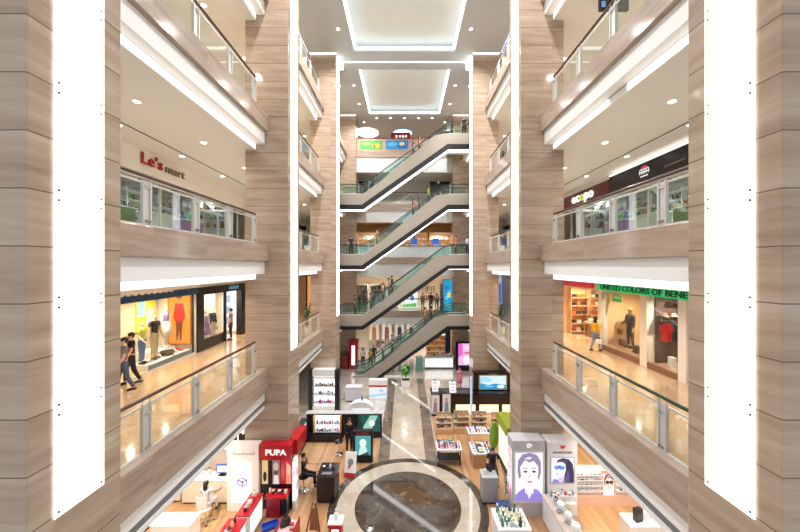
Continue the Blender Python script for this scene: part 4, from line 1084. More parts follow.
# top right: small black hanging display seen under the upper ceiling
t = T('hanging_screen', 'small black screen hanging under the ceiling of the upper right gallery', 'screen', (7.0, 11.4, 17.4))
B(6.75, 7.75, 11.4, 11.5, 18.05, 18.45, BLACK).build('body', t); B(6.8, 6.95, 11.395, 11.4, 18.15, 18.35, E('6f9ad8', .8)).build('lit_symbol', t)
MB().tube([(7.2, 11.45, 18.45), (7.2, 11.45, 18.85)], .02, STEEL, 8).build('ceiling_mount', t)
for (y, s) in ((13.0, -1), (14.9, -1), (17.5, -1), (19.6, -1), (12.6, 1), (15.2, 1), (18.0, 1), (19.8, 1)):
    spot('shop_window_lamp', (s * 10.8, y, FA + 3.2), 430, (1, .86, .66))
for s in (-1, 1):
    for y in (12.5, 16, 19.5): spot('glazed_shop_lamp', (s * 11.8, y, FB + 3.1), 240, (.93, 1, .98))
# ================================================================ ground floor: cosmetics counters and kiosks
def face_art(m, o, u, v, sk='f2ece8', hr='4a4258', bgc='d9d4f0', coat='6a58c0', lens=None, s=.9):
    """portrait for a lit poster: backdrop, short parted hair, neck, collar, face with soft cheek, features"""
    nn = (Vector(u).cross(Vector(v))).normalized()
    P = lambda pts, c, k: m.plate(Vector(o) + nn * .003 * k, u, v, pts, E(c, s), .003)
    P([(0, 0), (1, 0), (1, 1), (0, 1)], bgc, 0)
    P([(.08, .62), (.1, .84), (.26, .97), (.52, 1.0), (.78, .96), (.93, .82), (.94, .6), (.86, .44), (.8, .5), (.2, .5), (.13, .46)], hr, 1)
    P([(.0, 0), (1, 0), (.98, .12), (.84, .22), (.66, .27), (.34, .27), (.14, .2), (0, .12)], coat, 1)
    P([(.36, .16), (.66, .16), (.68, .42), (.34, .42)], sk, 2)
    P([(.5, .05), (.7, .27), (.34, .27)], 'f4f0f8', 3)
    P([(.17, .70), (.2, .52), (.28, .40), (.42, .31), (.52, .29), (.63, .32), (.76, .42), (.83, .56), (.84, .72), (.7, .84), (.4, .86), (.24, .80)], sk, 4)
    P([(.12, .66), (.16, .86), (.4, .97), (.66, .95), (.86, .84), (.88, .64), (.8, .74), (.66, .84), (.5, .80), (.34, .86), (.2, .74)], hr, 5)
    P([(.3, .88), (.5, .93), (.62, .9), (.5, .86)], 'dcd6ea', 6)
    if lens:
        P(ell(.36, .63, .15, .075, 16), lens, 6); P(ell(.68, .63, .15, .075, 16), lens, 6); P([(.17, .65), (.86, .65), (.86, .67), (.17, .67)], lens, 6)
    else:
        for x in (.36, .67):
            P(ell(x, .615, .075, .022, 12), '55506a', 6); P(ell(x, .618, .03, .018, 10), '24222e', 7); P([(x - .09, .675), (x + .09, .68), (x + .07, .695), (x - .07, .692)], hr, 6)
    P([(.50, .6), (.53, .6), (.56, .49), (.47, .485)], 'dccfd2', 5)
    P([(.4, .405), (.47, .425), (.52, .418), (.57, .425), (.64, .405), (.52, .375)], 'c88a98', 6)
def profile_art(m, o, u, v, s=.9):
    """long dark hair swept to one side, blue sunglasses, pale face turned a little"""
    nn = (Vector(u).cross(Vector(v))).normalized()
    P = lambda pts, c, k: m.plate(Vector(o) + nn * .003 * k, u, v, pts, E(c, s), .003)
    P([(0, 0), (1, 0), (1, 1), (0, 1)], 'f2f0f8', 0)
    P([(.28, .92), (.5, 1.0), (.78, .95), (.95, .76), (1, .45), (1, 0), (.5, 0), (.56, .2), (.62, .5), (.5, .8)], '35305a', 1)
    P([(.25, .86), (.2, .66), (.16, .52), (.21, .47), (.2, .38), (.26, .26), (.42, .2), (.56, .28), (.64, .5), (.62, .76), (.46, .9)], 'f0e8f0', 2)
    P([(.3, .24), (.58, .3), (.62, .0), (.28, .0)], 'cfc4e6', 1)
    P([(0, .0), (.34, 0), (.3, .12), (.1, .16)], '8f84cc', 3)
    P([(.28, .93), (.52, 1.0), (.7, .92), (.66, .72), (.5, .84), (.32, .84), (.22, .8)], '423c68', 3)
    P([(.6, .1), (.72, .5), (.8, .3), (.76, 0)], '5a5488', 3)
    P([(.13, .68), (.36, .70), (.58, .66), (.56, .56), (.42, .53), (.34, .6), (.26, .54), (.14, .57)], '2a60d0', 4); P([(.16, .66), (.3, .67), (.28, .6), (.17, .6)], '58a8f0', 5); P([(.38, .66), (.54, .64), (.5, .57), (.4, .58)], '58a8f0', 5)
    P([(.2, .37), (.3, .385), (.32, .35), (.24, .335)], 'b87a98', 4)
def poster_art(m, o, u, v, bg, shapes, s=.85):
    m.plate(o, u, v, [(0, 0), (1, 0), (1, 1), (0, 1)], E(bg, s), .003)
    n = (Vector(u).cross(Vector(v))).normalized()
    for k, (pts, c) in enumerate(shapes): m.plate(Vector(o) + n * .003 * (1 + k), u, v, pts, E(c, s), .003)

# ---- red kiosk against the second left column
t = T('kiosk', 'red cosmetics kiosk with white header lettering around the second left column', 'kiosk', (-4.85, 12.4, 0))
B(-5.44, -4.25, 12.35, 12.70, 1.92, 2.50, RED).build('header', t, .01)
B(-4.45, -4.12, 12.74, 13.9, 1.92, 2.50, RED).build('side_header', t, .01)
m = MB(); text_mb(m, 'PUPA', (-5.2, 12.345, 2.13), (1, 0, 0), (0, 0, 1), .20, E('fff4f2', .9), .02, .78, .03); m.build('lettering', t)
B(-5.44, -4.25, 12.5, 12.70, 0, 1.92, BLACK).build('back_panel', t)
for (x0, x1, bg, sh, lb) in ((-5.40, -5.17, 'e8c890', [(ell(.5, .3, .3, .2), '2c2a30')], 'tan'), (-5.0, -4.72, '8a7a78', [(ell(.45, .7, .35, .16), 'cbb8ac'), ([(.1, 0), (.9, 0), (.7, .5), (.3, .5)], 'e8e0e0'), (ell(.5, .45, .3, .1), '5a4a4c')], 'grey'),
                            (-4.70, -4.5, 'b8202c', [([(.1, .5), (.5, .9), (.9, .5), (.5, .1)], 'd84a4a')], 'red'), (-4.49, -4.28, 'f0927a', [(ell(.5, .6, .3, .25), 'f8c8b0'), ([(0, .9), (1, .7), (1, 1), (0, 1)], 'd02a34')], 'salmon')):
    m = MB(); poster_art(m, (x0, 12.495, .95), (x1 - x0, 0, 0), (0, 0, .94), bg, sh, .8); m.build('lit_picture', t)['label'] = lb + ' lit picture'
B(-5.1, -4.3, 12.0, 12.49, .72, .78, RED).build('shelf', t)
B(-5.05, -4.55, 12.05, 12.49, .0, .72, C('8f1420', .3)).build('drawer_unit', t)
B(-4.52, -4.3, 12.05, 12.49, .0, .72, BLACK).build('black_cabinet', t)
t = T('lightbox_pillar', 'white lit panel on the side of the red cosmetics kiosk', 'light box', (-4.15, 13.0, 0))
B(-4.22, -4.10, 12.42, 12.72, 0, 1.9, WHITE).build('frame', t)
m = MB(); poster_art(m, (-4.22, 12.415, .35), (.12, 0, 0), (0, 0, 1.5), 'fbf6fa', [(ell(.5, .7, .3, .1), 'd8c0d8')], 1.0)
poster_art(m, (-4.095, 12.44, .35), (0, .26, 0), (0, 0, 1.5), 'f8f2f6', [(ell(.5, .7, .3, .12), 'e08aa8'), (ell(.5, .35, .3, .12), '8aa0d8')], .95); m.build('lit_picture', t)
# ---- white tower next to it
t = T('kiosk', 'white cosmetics tower with a violet cube emblem beside the red kiosk', 'kiosk', (-6.05, 12.5, 0))
B(-6.65, -5.46, 12.35, 12.70, 0, 2.50, C('f4efe9', .35)).build('body', t, .015)
B(-6.45, -5.72, 12.335, 12.35, .35, 1.85, L_BOX).build('lit_panel', t)
m = MB()
for i in range(11): m.box(-6.42 + i * .075, -6.375 + i * .075, 12.34, 12.35, 2.13, 2.13 + (.07 if i not in (0, 5, 10) else .11), C('b5b0ae', .4))
m.build('lettering', t)
m = MB(); cxx, czz, r = -6.06, 1.12, .20
hexp = [(cxx + r * math.cos(PI / 2 + k * PI / 3), czz + .8 * r * math.sin(PI / 2 + k * PI / 3)) for k in range(6)]
for a, b in zip(hexp, hexp[1:] + hexp[:1]): m.tube([(a[0], 12.33, a[1]), (b[0], 12.33, b[1])], .022, C('7a62b8', .4), 5)
for k in (0, 2, 4): m.tube([(cxx, 12.33, czz), (hexp[(k + 1) % 6][0], 12.33, hexp[(k + 1) % 6][1])], .022, C('7a62b8', .4), 5)
m.tube([(cxx - .08, 12.33, czz - .05), (cxx, 12.33, czz + .05), (cxx + .08, 12.33, czz - .05)], .018, C('9a86cc', .4), 5)
m.build('emblem', t)

def counter(label, x0, x1, y0, y1, h, body, top, name='display_counter', glasstop=False, group=None, lit=None):
    t = T(name, label, 'counter', ((x0 + x1) / 2, (y0 + y1) / 2, 0), group)
    B(x0 + .02, x1 - .02, y0 + .02, y1 - .02, .08, h - .04, body).build('body', t, .008)
    B(x0 + .06, x1 - .06, y0 + .06, y1 - .06, 0, .08, MATTE).build('plinth', t)
    B(x0, x1, y0, y1, h - .04, h, top).build('countertop', t, .006)
    if lit:
        sd, c = lit; m = MB()
        if sd == 'r': m.box(x1 - .02, x1 - .012, y0 + .12, y1 - .12, .2, h - .14, c)
        if sd == 'l': m.box(x0 + .012, x0 + .02, y0 + .12, y1 - .12, .2, h - .14, c)
        if sd == 'f': m.box(x0 + .1, x1 - .1, y0 + .012, y0 + .02, .2, h - .14, c)
        m.build('lit_panel', t)
    return t
counter('red topped counter with a white lit side leading away from the red kiosk', -5.6, -5.12, 10.9, 12.0, .95, WHITE, RED, lit=('r', L_BOX))
counter('second red topped counter with a white lit side, nearer along the lower edge', -5.75, -5.15, 9.6, 10.8, .95, WHITE, RED, lit=('r', L_BOX))
row(['perfume', 'bottle', 'jar'], ['f0e8ea', '2c2428', 'd04a5a', 'e8c8a0'], lin(11.0, 11.9, 5), -5.35, .95, 'cosmetic_item', 'small cosmetic item on the first red topped counter', 'cosmetic', 'cosmetics on the first red topped counter', 1.1, 0, .3, 'y')
row(['perfume', 'tube', 'jar'], ['f0e8ea', '2c2428', '3a5a6a', 'e8c8a0'], lin(9.8, 10.7, 5), -5.45, .95, 'cosmetic_item', 'small cosmetic item on the second red topped counter', 'cosmetic', 'cosmetics on the second red topped counter', 1.1, 0, .3, 'y')
row(['tube', 'jar'], ['f4f0f0', '2c2428'], lin(-5.05, -4.35, 6), 12.25, .78, 'cosmetic_item', 'small cosmetic item on the red kiosk shelf', 'cosmetic', 'cosmetics on the red kiosk shelf', 1.0)
for i, (x, y, rz) in enumerate(((-4.72, 11.62, .5), (-4.35, 11.15, .35))):
    t = T('floor_tray', ['farther', 'nearer'][i] + ' bright blue tray on the wooden floor before the red kiosk', 'tray', (x, y, .008))
    m = MB(); m.box(-.28, .28, -.17, .17, 0, .02, C('1b49b4', .4))
    o = m.build('base'); o.parent = t
    m = MB(); [m.box(*b, 0.02, .10, C('1b49b4', .4)) for b in ((-.28, .28, -.17, -.15), (-.28, .28, .15, .17), (-.28, -.26, -.15, .15), (.26, .28, -.15, .15))]
    o = m.build('rim'); o.parent = t; t.rotation_euler = (0, 0, rz)
t = T('display_stand', 'white counter with red sides and a black bag at the lower left', 'counter', (-3.75, 10.4, 0))
B(-3.95, -3.45, 10.1, 10.7, 0, .95, WHITE).build('body', t, .01); B(-3.44, -3.40, 10.05, 10.75, 0, 1.05, RED).build('red_side', t); B(-4.0, -3.96, 10.05, 10.75, 0, 1.05, RED).build('red_side', t)
B(-3.95, -3.45, 10.1, 10.7, .955, .975, C('e8c8ca', .2)).build('countertop', t)
put('handbag', '201c20', (-3.76, 10.45, .975), 'handbag', 'black bag standing on the white counter with red sides', 'bag', None, .6, 1.1, '201c20')
put('carton', 'c02a34', (-3.52, 10.3, .975), 'carton', 'red box beside the black bag on the white counter', 'box', None, .2, 1.0)
t = T('display_stand', 'tapered red and white perfume stand at the circle edge', 'stand', (-2.2, 10.6, 0))
MB().prism([(-2.47, 0.02), (-1.93, 0.02), (-2.03, 1.02), (-2.37, 1.02)], 'y', 10.45, 10.75, RED).build('body', t)
MB().prism([(-2.35, .12), (-2.03, .12), (-2.09, .85), (-2.31, .85)], 'y', 10.44, 10.45, L_BOX).build('lit_panel', t)
B(-2.43, -1.97, 10.4, 10.8, 1.02, 1.06, WHITE).build('top', t)
put('bottle', 'e8f0f2', (-2.2, 10.6, 1.06), 'perfume_bottle', 'large clear bottle on the tapered red stand', 'bottle', None, 0, 1.5, 'c8d0d8')
t = T('easel_sign', 'brown wooden easel with a narrow board at the edge of the boards', 'easel', (-3.0, 10.9, 0))
for x, xt in ((-3.32, -3.06), (-2.70, -2.96)): MB().tube([(x, 10.75, .012), (xt, 11.05, 1.3)], .03, WOODDARK, 6).build('leg', t)
MB().tube([(-3.01, 11.45, .012), (-3.01, 11.06, 1.25)], .025, WOODDARK, 6).build('leg', t)
MB().tube([(-3.26, 10.84, .3), (-2.76, 10.84, .3)], .022, WOODDARK, 6).build('crossbar', t)
MB().prism([(10.86, .5), (10.89, .5), (11.03, 1.12), (11.0, 1.12)], 'x', -3.13, -2.89, C('8a5c3a', .5)).build('board', t)

# ---- black make-up bar behind, left of the path
t = T('black_counter', 'low black wall unit with lit cosmetics shelves left of the path', 'counter', (-3.2, 17.7, 0))
B(-5.25, -1.22, 17.65, 17.95, 0, 1.30, BLACK).build('back_panel', t, .01)
B(-5.15, -3.3, 17.2, 17.65, 0, .35, BLACK).build('base_cabinet', t)
B(-5.3, -1.18, 17.6, 18.0, 1.30, 1.33, C('b9bcc0', .3)).build('capping', t)
B(-4.75, -3.42, 17.63, 17.65, .42, 1.22, L_BOX).build('lit_panel', t)
for z in (.42, .82): B(-4.75, -3.42, 17.4, 17.63, z, z + .02, C('dfe4ea', .2)).build('shelf', t)
for x in (-4.82, -3.42): B(x, x + .07, 17.4, 17.65, .38, 1.26, WOODTAN).build('side_panel', t)
m = MB(); poster_art(m, (-2.5, 17.645, .35), (1.2, 0, 0), (0, 0, .9), '1f5a56', [([(.2, .2), (.55, .95), (.9, .95), (.6, .1)], '9fd8c8'), (ell(.62, .5, .14, .2), 'f2faf6'), ([(0, 0), (.3, 0), (.1, .9), (0, 1)], '123a3c')], .8); m.build('lit_picture', t)
for z, c in ((.44, ['e8e8ee', '5a8ab0', '2a2a30', 'c8a0b0']), (.84, ['3a3a44', '7fb0d0', 'f0e8e8', 'b0506a'])):
    row(['bottle', 'jar', 'perfume'], c, lin(-4.7, -3.48, 9), 17.52, z, 'cosmetic_item', 'small cosmetic item on the lit shelf of the black wall unit, %s tier' % ('lower' if z < .6 else 'upper'), 'cosmetic', 'cosmetics in the black wall unit', 1.1)
t = T('black_counter', 'black side unit with lit pictures beside the make-up floor', 'counter', (-5.0, 15.7, 0))
B(-5.32, -5.08, 13.9, 17.12, 0, 1.28, BLACK).build('back_panel', t, .01)
B(-5.35, -5.04, 13.85, 17.15, 1.28, 1.31, C('3a3b40', .3)).build('capping', t)
for i in range(3):
    y = 14.0 + i * 1.03
    m = MB(); poster_art(m, (-5.08, y, .3), (0, 1.0, 0), (0, 0, .85), 'e6ecf4', [(ell(.4, .55, .2, .25), ['b8a0a0', '5a6a80', '8098b0'][i]), ([(0, 0), (1, 0), (1, .2), (0, .3)], ['c0d0e0', 'd8c0c8', '405060'][i])], .85); m.build('lit_picture', t)
t = T('lightbox_stand', 'black standing light box with a teal picture beside the ring', 'light box', (-1.95, 15.4, 0))
B(-2.42, -1.48, 15.4, 15.65, 0, 1.5, BLACK).build('body', t, .015)
m = MB(); poster_art(m, (-2.3, 15.395, .38), (.72, 0, 0), (0, 0, .9), '4aa0a0', [(ell(.5, .62, .22, .22), 'e8f6f4'), ([(.2, 0), (.85, 0), (.7, .42), (.3, .42)], 'c8eae6'), ([(.3, 0), (.9, 0), (.85, .2)], '20585c')], .95); m.build('lit_picture', t)
B(-2.25, -1.65, 15.39, 15.4, 1.34, 1.42, C('a01822', .4)).build('red_header', t)
t = T('easel_sign', 'tilted white and red placard leaning before the teal light box', 'sign', (-2.35, 14.55, 0))
m = MB().prism([(14.3, .02), (14.34, .02), (14.72, .92), (14.68, .92)], 'x', -2.62, -2.12, C('f3f0f0', .4)); m.build('board', t)
m = MB(); u = Vector((.5, 0, 0)); v = Vector((0, .38, .9)); o = Vector((-2.62, 14.295, .03))
m.plate(o, u, v, [(0, 0), (1, 0), (1, .16), (0, .2)], C('c0202c', .4), .004); m.plate(o, u, v, ell(.5, .6, .25, .14), C('8a8a92', .5), .004); m.plate(o, u, v, ell(.4, .42, .12, .07), C('c05a60', .5), .005); m.build('picture', t)
MB().tube([(-2.37, 14.95, .012), (-2.37, 14.7, .85)], .015, STEEL, 6).build('strut', t)
t = counter('black make-up counter with trays where the person in black sits', -3.42, -2.68, 12.75, 13.7, 1.05, BLACK, C('26262b', .15), 'black_counter')
row(['jar', 'tube', 'perfume'], ['e0e0e4', '3a3a40', '8a8a92'], lin(-3.3, -2.8, 4), 13.3, 1.05, 'cosmetic_item', 'small cosmetic item on the black make-up counter', 'cosmetic', 'cosmetics on the black make-up counter', 1.0)
t = T('floor_tray', 'flat grey tray on the black make-up counter', 'tray', (-3.05, 12.95, 1.055)); B(-3.25, -2.85, 12.85, 13.05, 1.054, 1.065, C('8f9296', .3, .4)).build('base', t); B(-3.25, -2.85, 12.85, 12.86, 1.066, 1.085, C('8f9296', .3, .4)).build('rim', t)
def stool(label, loc, seat_h, cm, back=False, arms=False):
    x, y, z = loc; t = T('swivel_chair' if back else 'bar_stool', label, 'chair' if back else 'stool', loc)
    MB().lathe([(.19, 0), (.2, .03), (.19, .06)], (x, y, z + seat_h), cm, 18).build('seat', t, smooth=True)
    MB().tube([(x, y, z + .05), (x, y, z + seat_h)], .028, CHROME, 8).build('post', t)
    if back:
        m = MB(); m.prism([(-.21, .2), (.21, .2), (.19, .66), (-.19, .66)], 'y', -.02, .02, cm); m.v = [(v[0] + x, v[1] + y - .2 - (v[2] - .2) * .12, v[2] + z + seat_h - .05) for v in m.v]; m.build('backrest', t, .02)
        MB().tube([(x, y - .1, z + seat_h), (x, y - .21, z + seat_h + .25)], .018, STEEL, 6).build('back_bracket', t)
        for k in range(5):
            a = 2 * PI * k / 5 + .3; e = (x + .27 * math.cos(a), y + .27 * math.sin(a))
            l = MB().tube([(x, y, z + .09), (e[0], e[1], z + .07)], .018, STEEL, 6).build('base_leg', t)
            MB().ball((e[0], e[1], z + .03), .03, MATTE, 8, 6).build('caster', l)
        if arms:
            for s in (-1, 1): MB().tube([(x + s * .2, y - .05, z + seat_h + .02), (x + s * .26, y - .02, z + seat_h + .22), (x + s * .26, y + .16, z + seat_h + .22)], .016, MATTE, 6).build('armrest', t)
    else: MB().lathe([(.2, 0), (.2, .015), (.04, .05)], (x, y, z), CHROME, 18).build('base', t)
    return t
WL = C('f2ede6', .5)
stool('black stool under the person at the black make-up counter', (-4.12, 13.5, .008), .55, BLACK)
person('person', 'person in black sitting at the black make-up counter', 'person', (-4.12, 13.5, .032), PI / 2 + .1, 1.66, top='1a1a1e', bottom='18181c', pose='sit', seat=.62, long_hair=False, fem=True)
stool('black stool with a chrome ring foot on the make-up floor', (-3.2, 16.1, .008), .6, BLACK)
person('person', 'person in black standing behind the teal light box', 'person', (-2.72, 16.25, .01), .2, 1.64, top='16161a', bottom='1a1a1f', long_hair=True, fem=True, sleeves='long')
# ---- white display tower by the third column
t, zs = shelf_unit('white cosmetics display tower with black sides before the third left column', -5.75, -4.3, 20.5, 20.9, 0, 2.75, 5, BLACK, L_BOX, WHITE, 'display_tower', 'display stand')
B(-5.71, -4.34, 20.49, 20.9, 2.35, 2.75, WHITE).build('header', t); B(-5.71, -4.34, 20.49, 20.51, 0.0, .5, WHITE).build('kick_panel', t)
for x in (-6.0, -4.26): B(x, x + .2, 20.55, 20.95, 0, 2.75, C('23262e', .3)).build('wing_panel', t)
for i, z in enumerate(zs[1:4], 1):
    row(['bottle', 'jar', 'carton', 'perfume'], [['b03a7a', '8a5ab0', 'e0a0c0'], ['40507a', '8a90b0', 'd8d8e8'], ['303848', '6a80a0', 'b8c0d0'], ['d8dcb0', '9aa0a0', 'e8e8f0']][i - 1], lin(-5.6, -4.45, 9), 20.68, z, 'cosmetic_item', 'small cosmetic item on the white display tower, %s shelf' % ['lowest', 'middle', 'upper'][i - 1], 'cosmetic', 'cosmetics on the white display tower', 1.1)
t = T('display_counter', 'white arched display case with blue trim beyond the black wall unit', 'counter', (-2.6, 19.8, 0))
m = MB(); pr = [(-3.35, 0), (-1.85, 0)] + [(-2.6 + .75 * math.cos(a), .62 + .5 * math.sin(a)) for a in [PI * i / 12 for i in range(13)]]
m.prism(pr, 'y', 19.6, 20.1, C('f2f5f8', .3)); m.build('body', t)
B(-3.3, -1.9, 19.585, 19.6, .05, .16, C('5a8ac8', .3)).build('blue_trim', t)
m = MB(); poster_art(m, (-3.15, 19.595, .2), (1.1, 0, 0), (0, 0, .55), 'eaf2fa', [([(0, 0), (1, 0), (1, .2), (0, .35)], 'a8c4e4'), (ell(.5, .6, .12, .2), 'b0bcc8')], .9); m.build('lit_picture', t)
put('bottle', '3a6ab8', (-2.55, 19.85, 1.12), 'bottle', 'blue bottle on top of the white arched case', 'bottle', None, 0, 1.3, '2a4a88')
t = T('lightbox_stand', 'white box stand with a red stripe and pale blue picture at the path head', 'light box', (-1.9, 22.7, 0))
B(-2.45, -1.2, 22.7, 23.1, 0, 1.35, WHITE).build('body', t, .01)
B(-2.46, -1.19, 22.69, 22.7, .88, 1.0, C('c02838', .4)).build('red_stripe', t)
m = MB(); poster_art(m, (-2.4, 22.695, .1), (1.15, 0, 0), (0, 0, .75), 'd8e8f8', [([(0, .1), (1, .3), (1, .5), (0, .3)], 'a0c4e8'), (ell(.7, .7, .15, .14), 'b8c4d4')], .9); m.build('lit_picture', t)
counter('plain pale counter behind the white arched case', -4.0, -2.9, 22.3, 22.9, 1.0, C('c9c3d0', .4), C('e6e4ea', .2))
# small things by the path
t = T('planter', 'white square planter by the head of the path', 'planter', (0.1, 25.3, 0))
MB().prism([(-.3, 0), (.3, 0), (.36, .55), (-.36, .55)], 'y', -.3, .3, WHITE)
m = MB(); m.prism([(-.2, 0), (.4, 0), (.46, .5), (-.26, .5)], 'y', 25.0, 25.6, WHITE); m.build('pot', t, .02); B(-.2, .4, 25.05, 25.55, .495, .503, C('4a3a2c', .9)).build('soil', t)
def plant(label, loc, h, n, spread, leafc, lw=.05, name='potted_plant', palm=False):
    t = T(name, label, 'plant', loc); lm = [C(c, .5) for c in leafc]; x, y, z = loc
    m = MB(); m.tube([(x, y, z), (x + .02, y, z + h * .35), (x, y + .02, z + h * .6)], [.02, .016, .008], C('5a4a30', .8), 6); m.build('stem', t)
    m = MB(); rr = random.Random(int(h * 1000) + n)
    for i in range(n):
        a = rr.uniform(0, 2 * PI); zz = z + h * (rr.uniform(.15, .75) if not palm else rr.uniform(.3, .5)); L_ = spread * rr.uniform(.6, 1.1)
        d = Vector((math.cos(a), math.sin(a), 0)); s_ = Vector((-d.y, d.x, 0)) * lw * rr.uniform(.7, 1.2)
        up = h * rr.uniform(.18, .42)
        p0 = Vector((x, y, zz)); p1 = p0 + d * L_ * .5 + Vector((0, 0, up)); p2 = p0 + d * L_ + Vector((0, 0, up * .6))
        m.add([p0 - s_ * .3, p0 + s_ * .3, p1 + s_, p1 - s_, p2], [(0, 1, 2, 3), (3, 2, 4)], rr.choice(lm))
    o = m.build('foliage', t); return t
plant('bright green bushy plant in the white planter', (.1, 25.3, .508), 1.0, 90, .5, ['3f8a34', '5aa648', '2f6a2a'], .09)

# ---- right side, far: black counter with the screen tower
t = T('black_counter', 'long dark counter with three glowing yellow front panels', 'counter', (4.3, 21.6, 0))
B(1.7, 7.3, 20.6, 21.5, 0, 1.2, C('2b1d18', .3)).build('body', t, .01); B(1.65, 7.35, 20.55, 21.53, 1.2, 1.25, C('1c1412', .15)).build('countertop', t)
for x0, x1 in ((3.2, 4.42), (4.68, 5.86), (6.1, 7.2)): B(x0, x1, 20.57, 20.6, .05, .55, L_WARM).build('lit_panel', t)
t = T('screen_tower', 'dark brown tower with a framed blue sea screen on the long dark counter', 'screen', (5.65, 21.7, 1.255))
B(4.42, 6.85, 21.1, 21.5, 1.254, 2.35, C('2a1912', .3)).build('body', t, .02); B(4.36, 6.91, 21.05, 21.54, 2.35, 2.42, C('2a1912', .3)).build('cornice', t)
B(4.75, 6.55, 21.07, 21.1, 1.30, 2.24, C('c9c2b4', .3, .4)).build('frame', t)
m = MB(); poster_art(m, (4.83, 21.065, 1.36), (1.64, 0, 0), (0, 0, .82), 'dcf0f8', [([(0, 0), (1, 0), (1, .3), (.6, .42), (.3, .3), (0, .45)], '2a9ad0'), ([(0, .5), (.4, .55), (.5, .75), (.2, .95), (0, .9)], 'a8dcf0'), (ell(.8, .18, .14, .14), 'f4fcfe'), (ell(.35, .2, .2, .1), '58c0e4')], .9); m.build('screen_picture', t)
B(5.4, 5.9, 21.09, 21.1, 2.27, 2.31, C('b8a890', .3)).build('name_strip', t)
for i, (x, y, w_) in enumerate(((1.95, 21.15, .38), (3.05, 20.95, .42))):
    t = T('price_stand', ['tilted white price stand at the path end of the dark counter', 'tilted white price stand in the middle of the dark counter'][i], 'stand', (x, y, 1.255))
    m = MB().prism([(y - .25, 1.254), (y - .22, 1.254), (y + .2, 1.80), (y + .17, 1.80)], 'x', x - w_ / 2, x + w_ / 2, C('ececf0', .3)); m.build('board', t)
    m = MB(); u = Vector((w_, 0, 0)); v = Vector((0, .42, .546)); o = Vector((x - w_ / 2, y - .252, 1.254))
    for a, b in ((.1, .3), (.38, .55), (.65, .9)): m.plate(o, u, v, [(.1, a), (.9, a), (.9, b), (.1, b)], C('b8bcc8', .5), .004)
    m.build('print', t)
    MB().ball((x, y + .18, 1.84), .05, MATTE, 10, 6).build('clip', t)
t = T('acrylic_column', 'tall slim pale blue glowing column beside the screen tower', 'column', (4.05, 20.4, 0))
MB().tube([(4.12, 20.38, .06), (4.12, 20.38, 2.35)], .07, mat('blue_acrylic', hx('bcd8ee'), .15, 0, .35, hx('bcd8f4')), 14).build('shaft', t)
MB().lathe([(.14, 0), (.14, .06)], (4.12, 20.38, 0), STEEL, 16).build('base', t)

# ---- accessory racks and colourful tables on the right wooden floor
ACC = ['c8b49a', '8a6a4a', 'd8d0c4', 'b04a4a', '6a7a8a', 'e0c8b0', '4a3a34', 'd08a6a', '9aa080', 'f0e8e0']
spots_ = [('accessory rack nearest the path on the right wooden floor', 1.75, 18.2, 1.08), ('second accessory rack from the path', 2.75, 18.3, 1.12), ('third accessory rack from the path', 3.75, 18.3, 1.08), ('accessory rack nearest the second right column', 4.8, 18.1, 1.12)]
for lb, x, y, h in spots_:
    t = T('display_rack', lb, 'rack', (x + .4, y, 0))
    B(x, x + .85, y - .22, y + .22, 0, .28, WOODTAN).build('base_cabinet', t, .01)
    B(x + .01, x + .84, y + .17, y + .2, .28, h, C('b8a58c', .5)).build('back_panel', t)
    for z in (.29, .56, .83): B(x, x + .85, y - .2 + (z - .29) * .25, y + .17, z, z + .02, C('c9b59a', .5)).build('shelf', t)
    for k, z in enumerate((.316, .586, .856)):
        row(['hat', 'toy', 'handbag', 'cup'], ACC, lin(x + .02, x + .83, 4), y - .02 + k * .03, z, 'accessory', 'small accessory on the ' + lb, 'accessory', 'goods on the accessory racks', .62, 0, .2)
for i, (x, y) in enumerate(((1.9, 20.3), (2.6, 20.4))):
    t = T('poster_stand', ['first', 'second'][i] + ' figure poster stand behind the accessory racks, counted from the path', 'poster', (x, y, 0))
    B(x - .25, x + .25, y, y + .05, .1, 1.25, C('ded8d6', .4)).build('board', t); m = MB(); poster_art(m, (x - .22, y - .004, .2), (.44, 0, 0), (0, 0, 1.0), 'e0d4d0', [(ell(.5, .75, .2, .12), 'c8907a'), ([(.2, .0), (.8, 0), (.7, .62), (.3, .62)], ['9a7a8a', '7a8a9a'][i])], .6); m.build('picture', t)
    B(x - .25, x + .25, y - .1, y + .15, 0, .1, MATTE).build('base', t)
t = T('display_table', 'colourful trolley table on black legs near the ring', 'table', (2.05, 15.5, 0))
B(1.5, 2.65, 15.1, 15.9, .72, .78, C('e6e6ea', .3)).build('tabletop', t, .01)
for x in (1.56, 2.54):
    for y in (15.16, 15.78): B(x, x + .05, y, y + .05, .07, .72, BLACK).build('leg', t)
B(1.56, 2.59, 15.2, 15.8, .25, .28, BLACK).build('lower_shelf', t)
for x in (1.585, 2.565):
    for y in (15.185, 15.805): MB().ball((x, y, .035), .034, MATTE, 8, 6).build('caster', t)
BRIGHT = ['2a4ab0', 'd83a4a', 'f0c8b8', 'f0f0f4', 'e8862a', '3a9a5a', 'c8305a', '4a6ad0']
for k in range(3): row(['book', 'carton', 'toy', 'bottle'], BRIGHT, lin(1.55, 2.6, 8), 15.25 + k * .22, .78, 'colourful_item', 'small bright packet on the trolley table near the ring', 'packet', 'bright goods on the trolley table', .72, 0, .1)
t = T('display_box', 'wooden display box with a sloped top of bright packets', 'display box', (3.55, 15.4, 0))
B(3.15, 4.0, 15.0, 15.9, 0, .62, C('b58f6a', .5)).build('body', t, .01); B(3.1, 4.05, 14.95, 15.95, .62, .68, C('dfe2e8', .3)).build('top_tray', t)
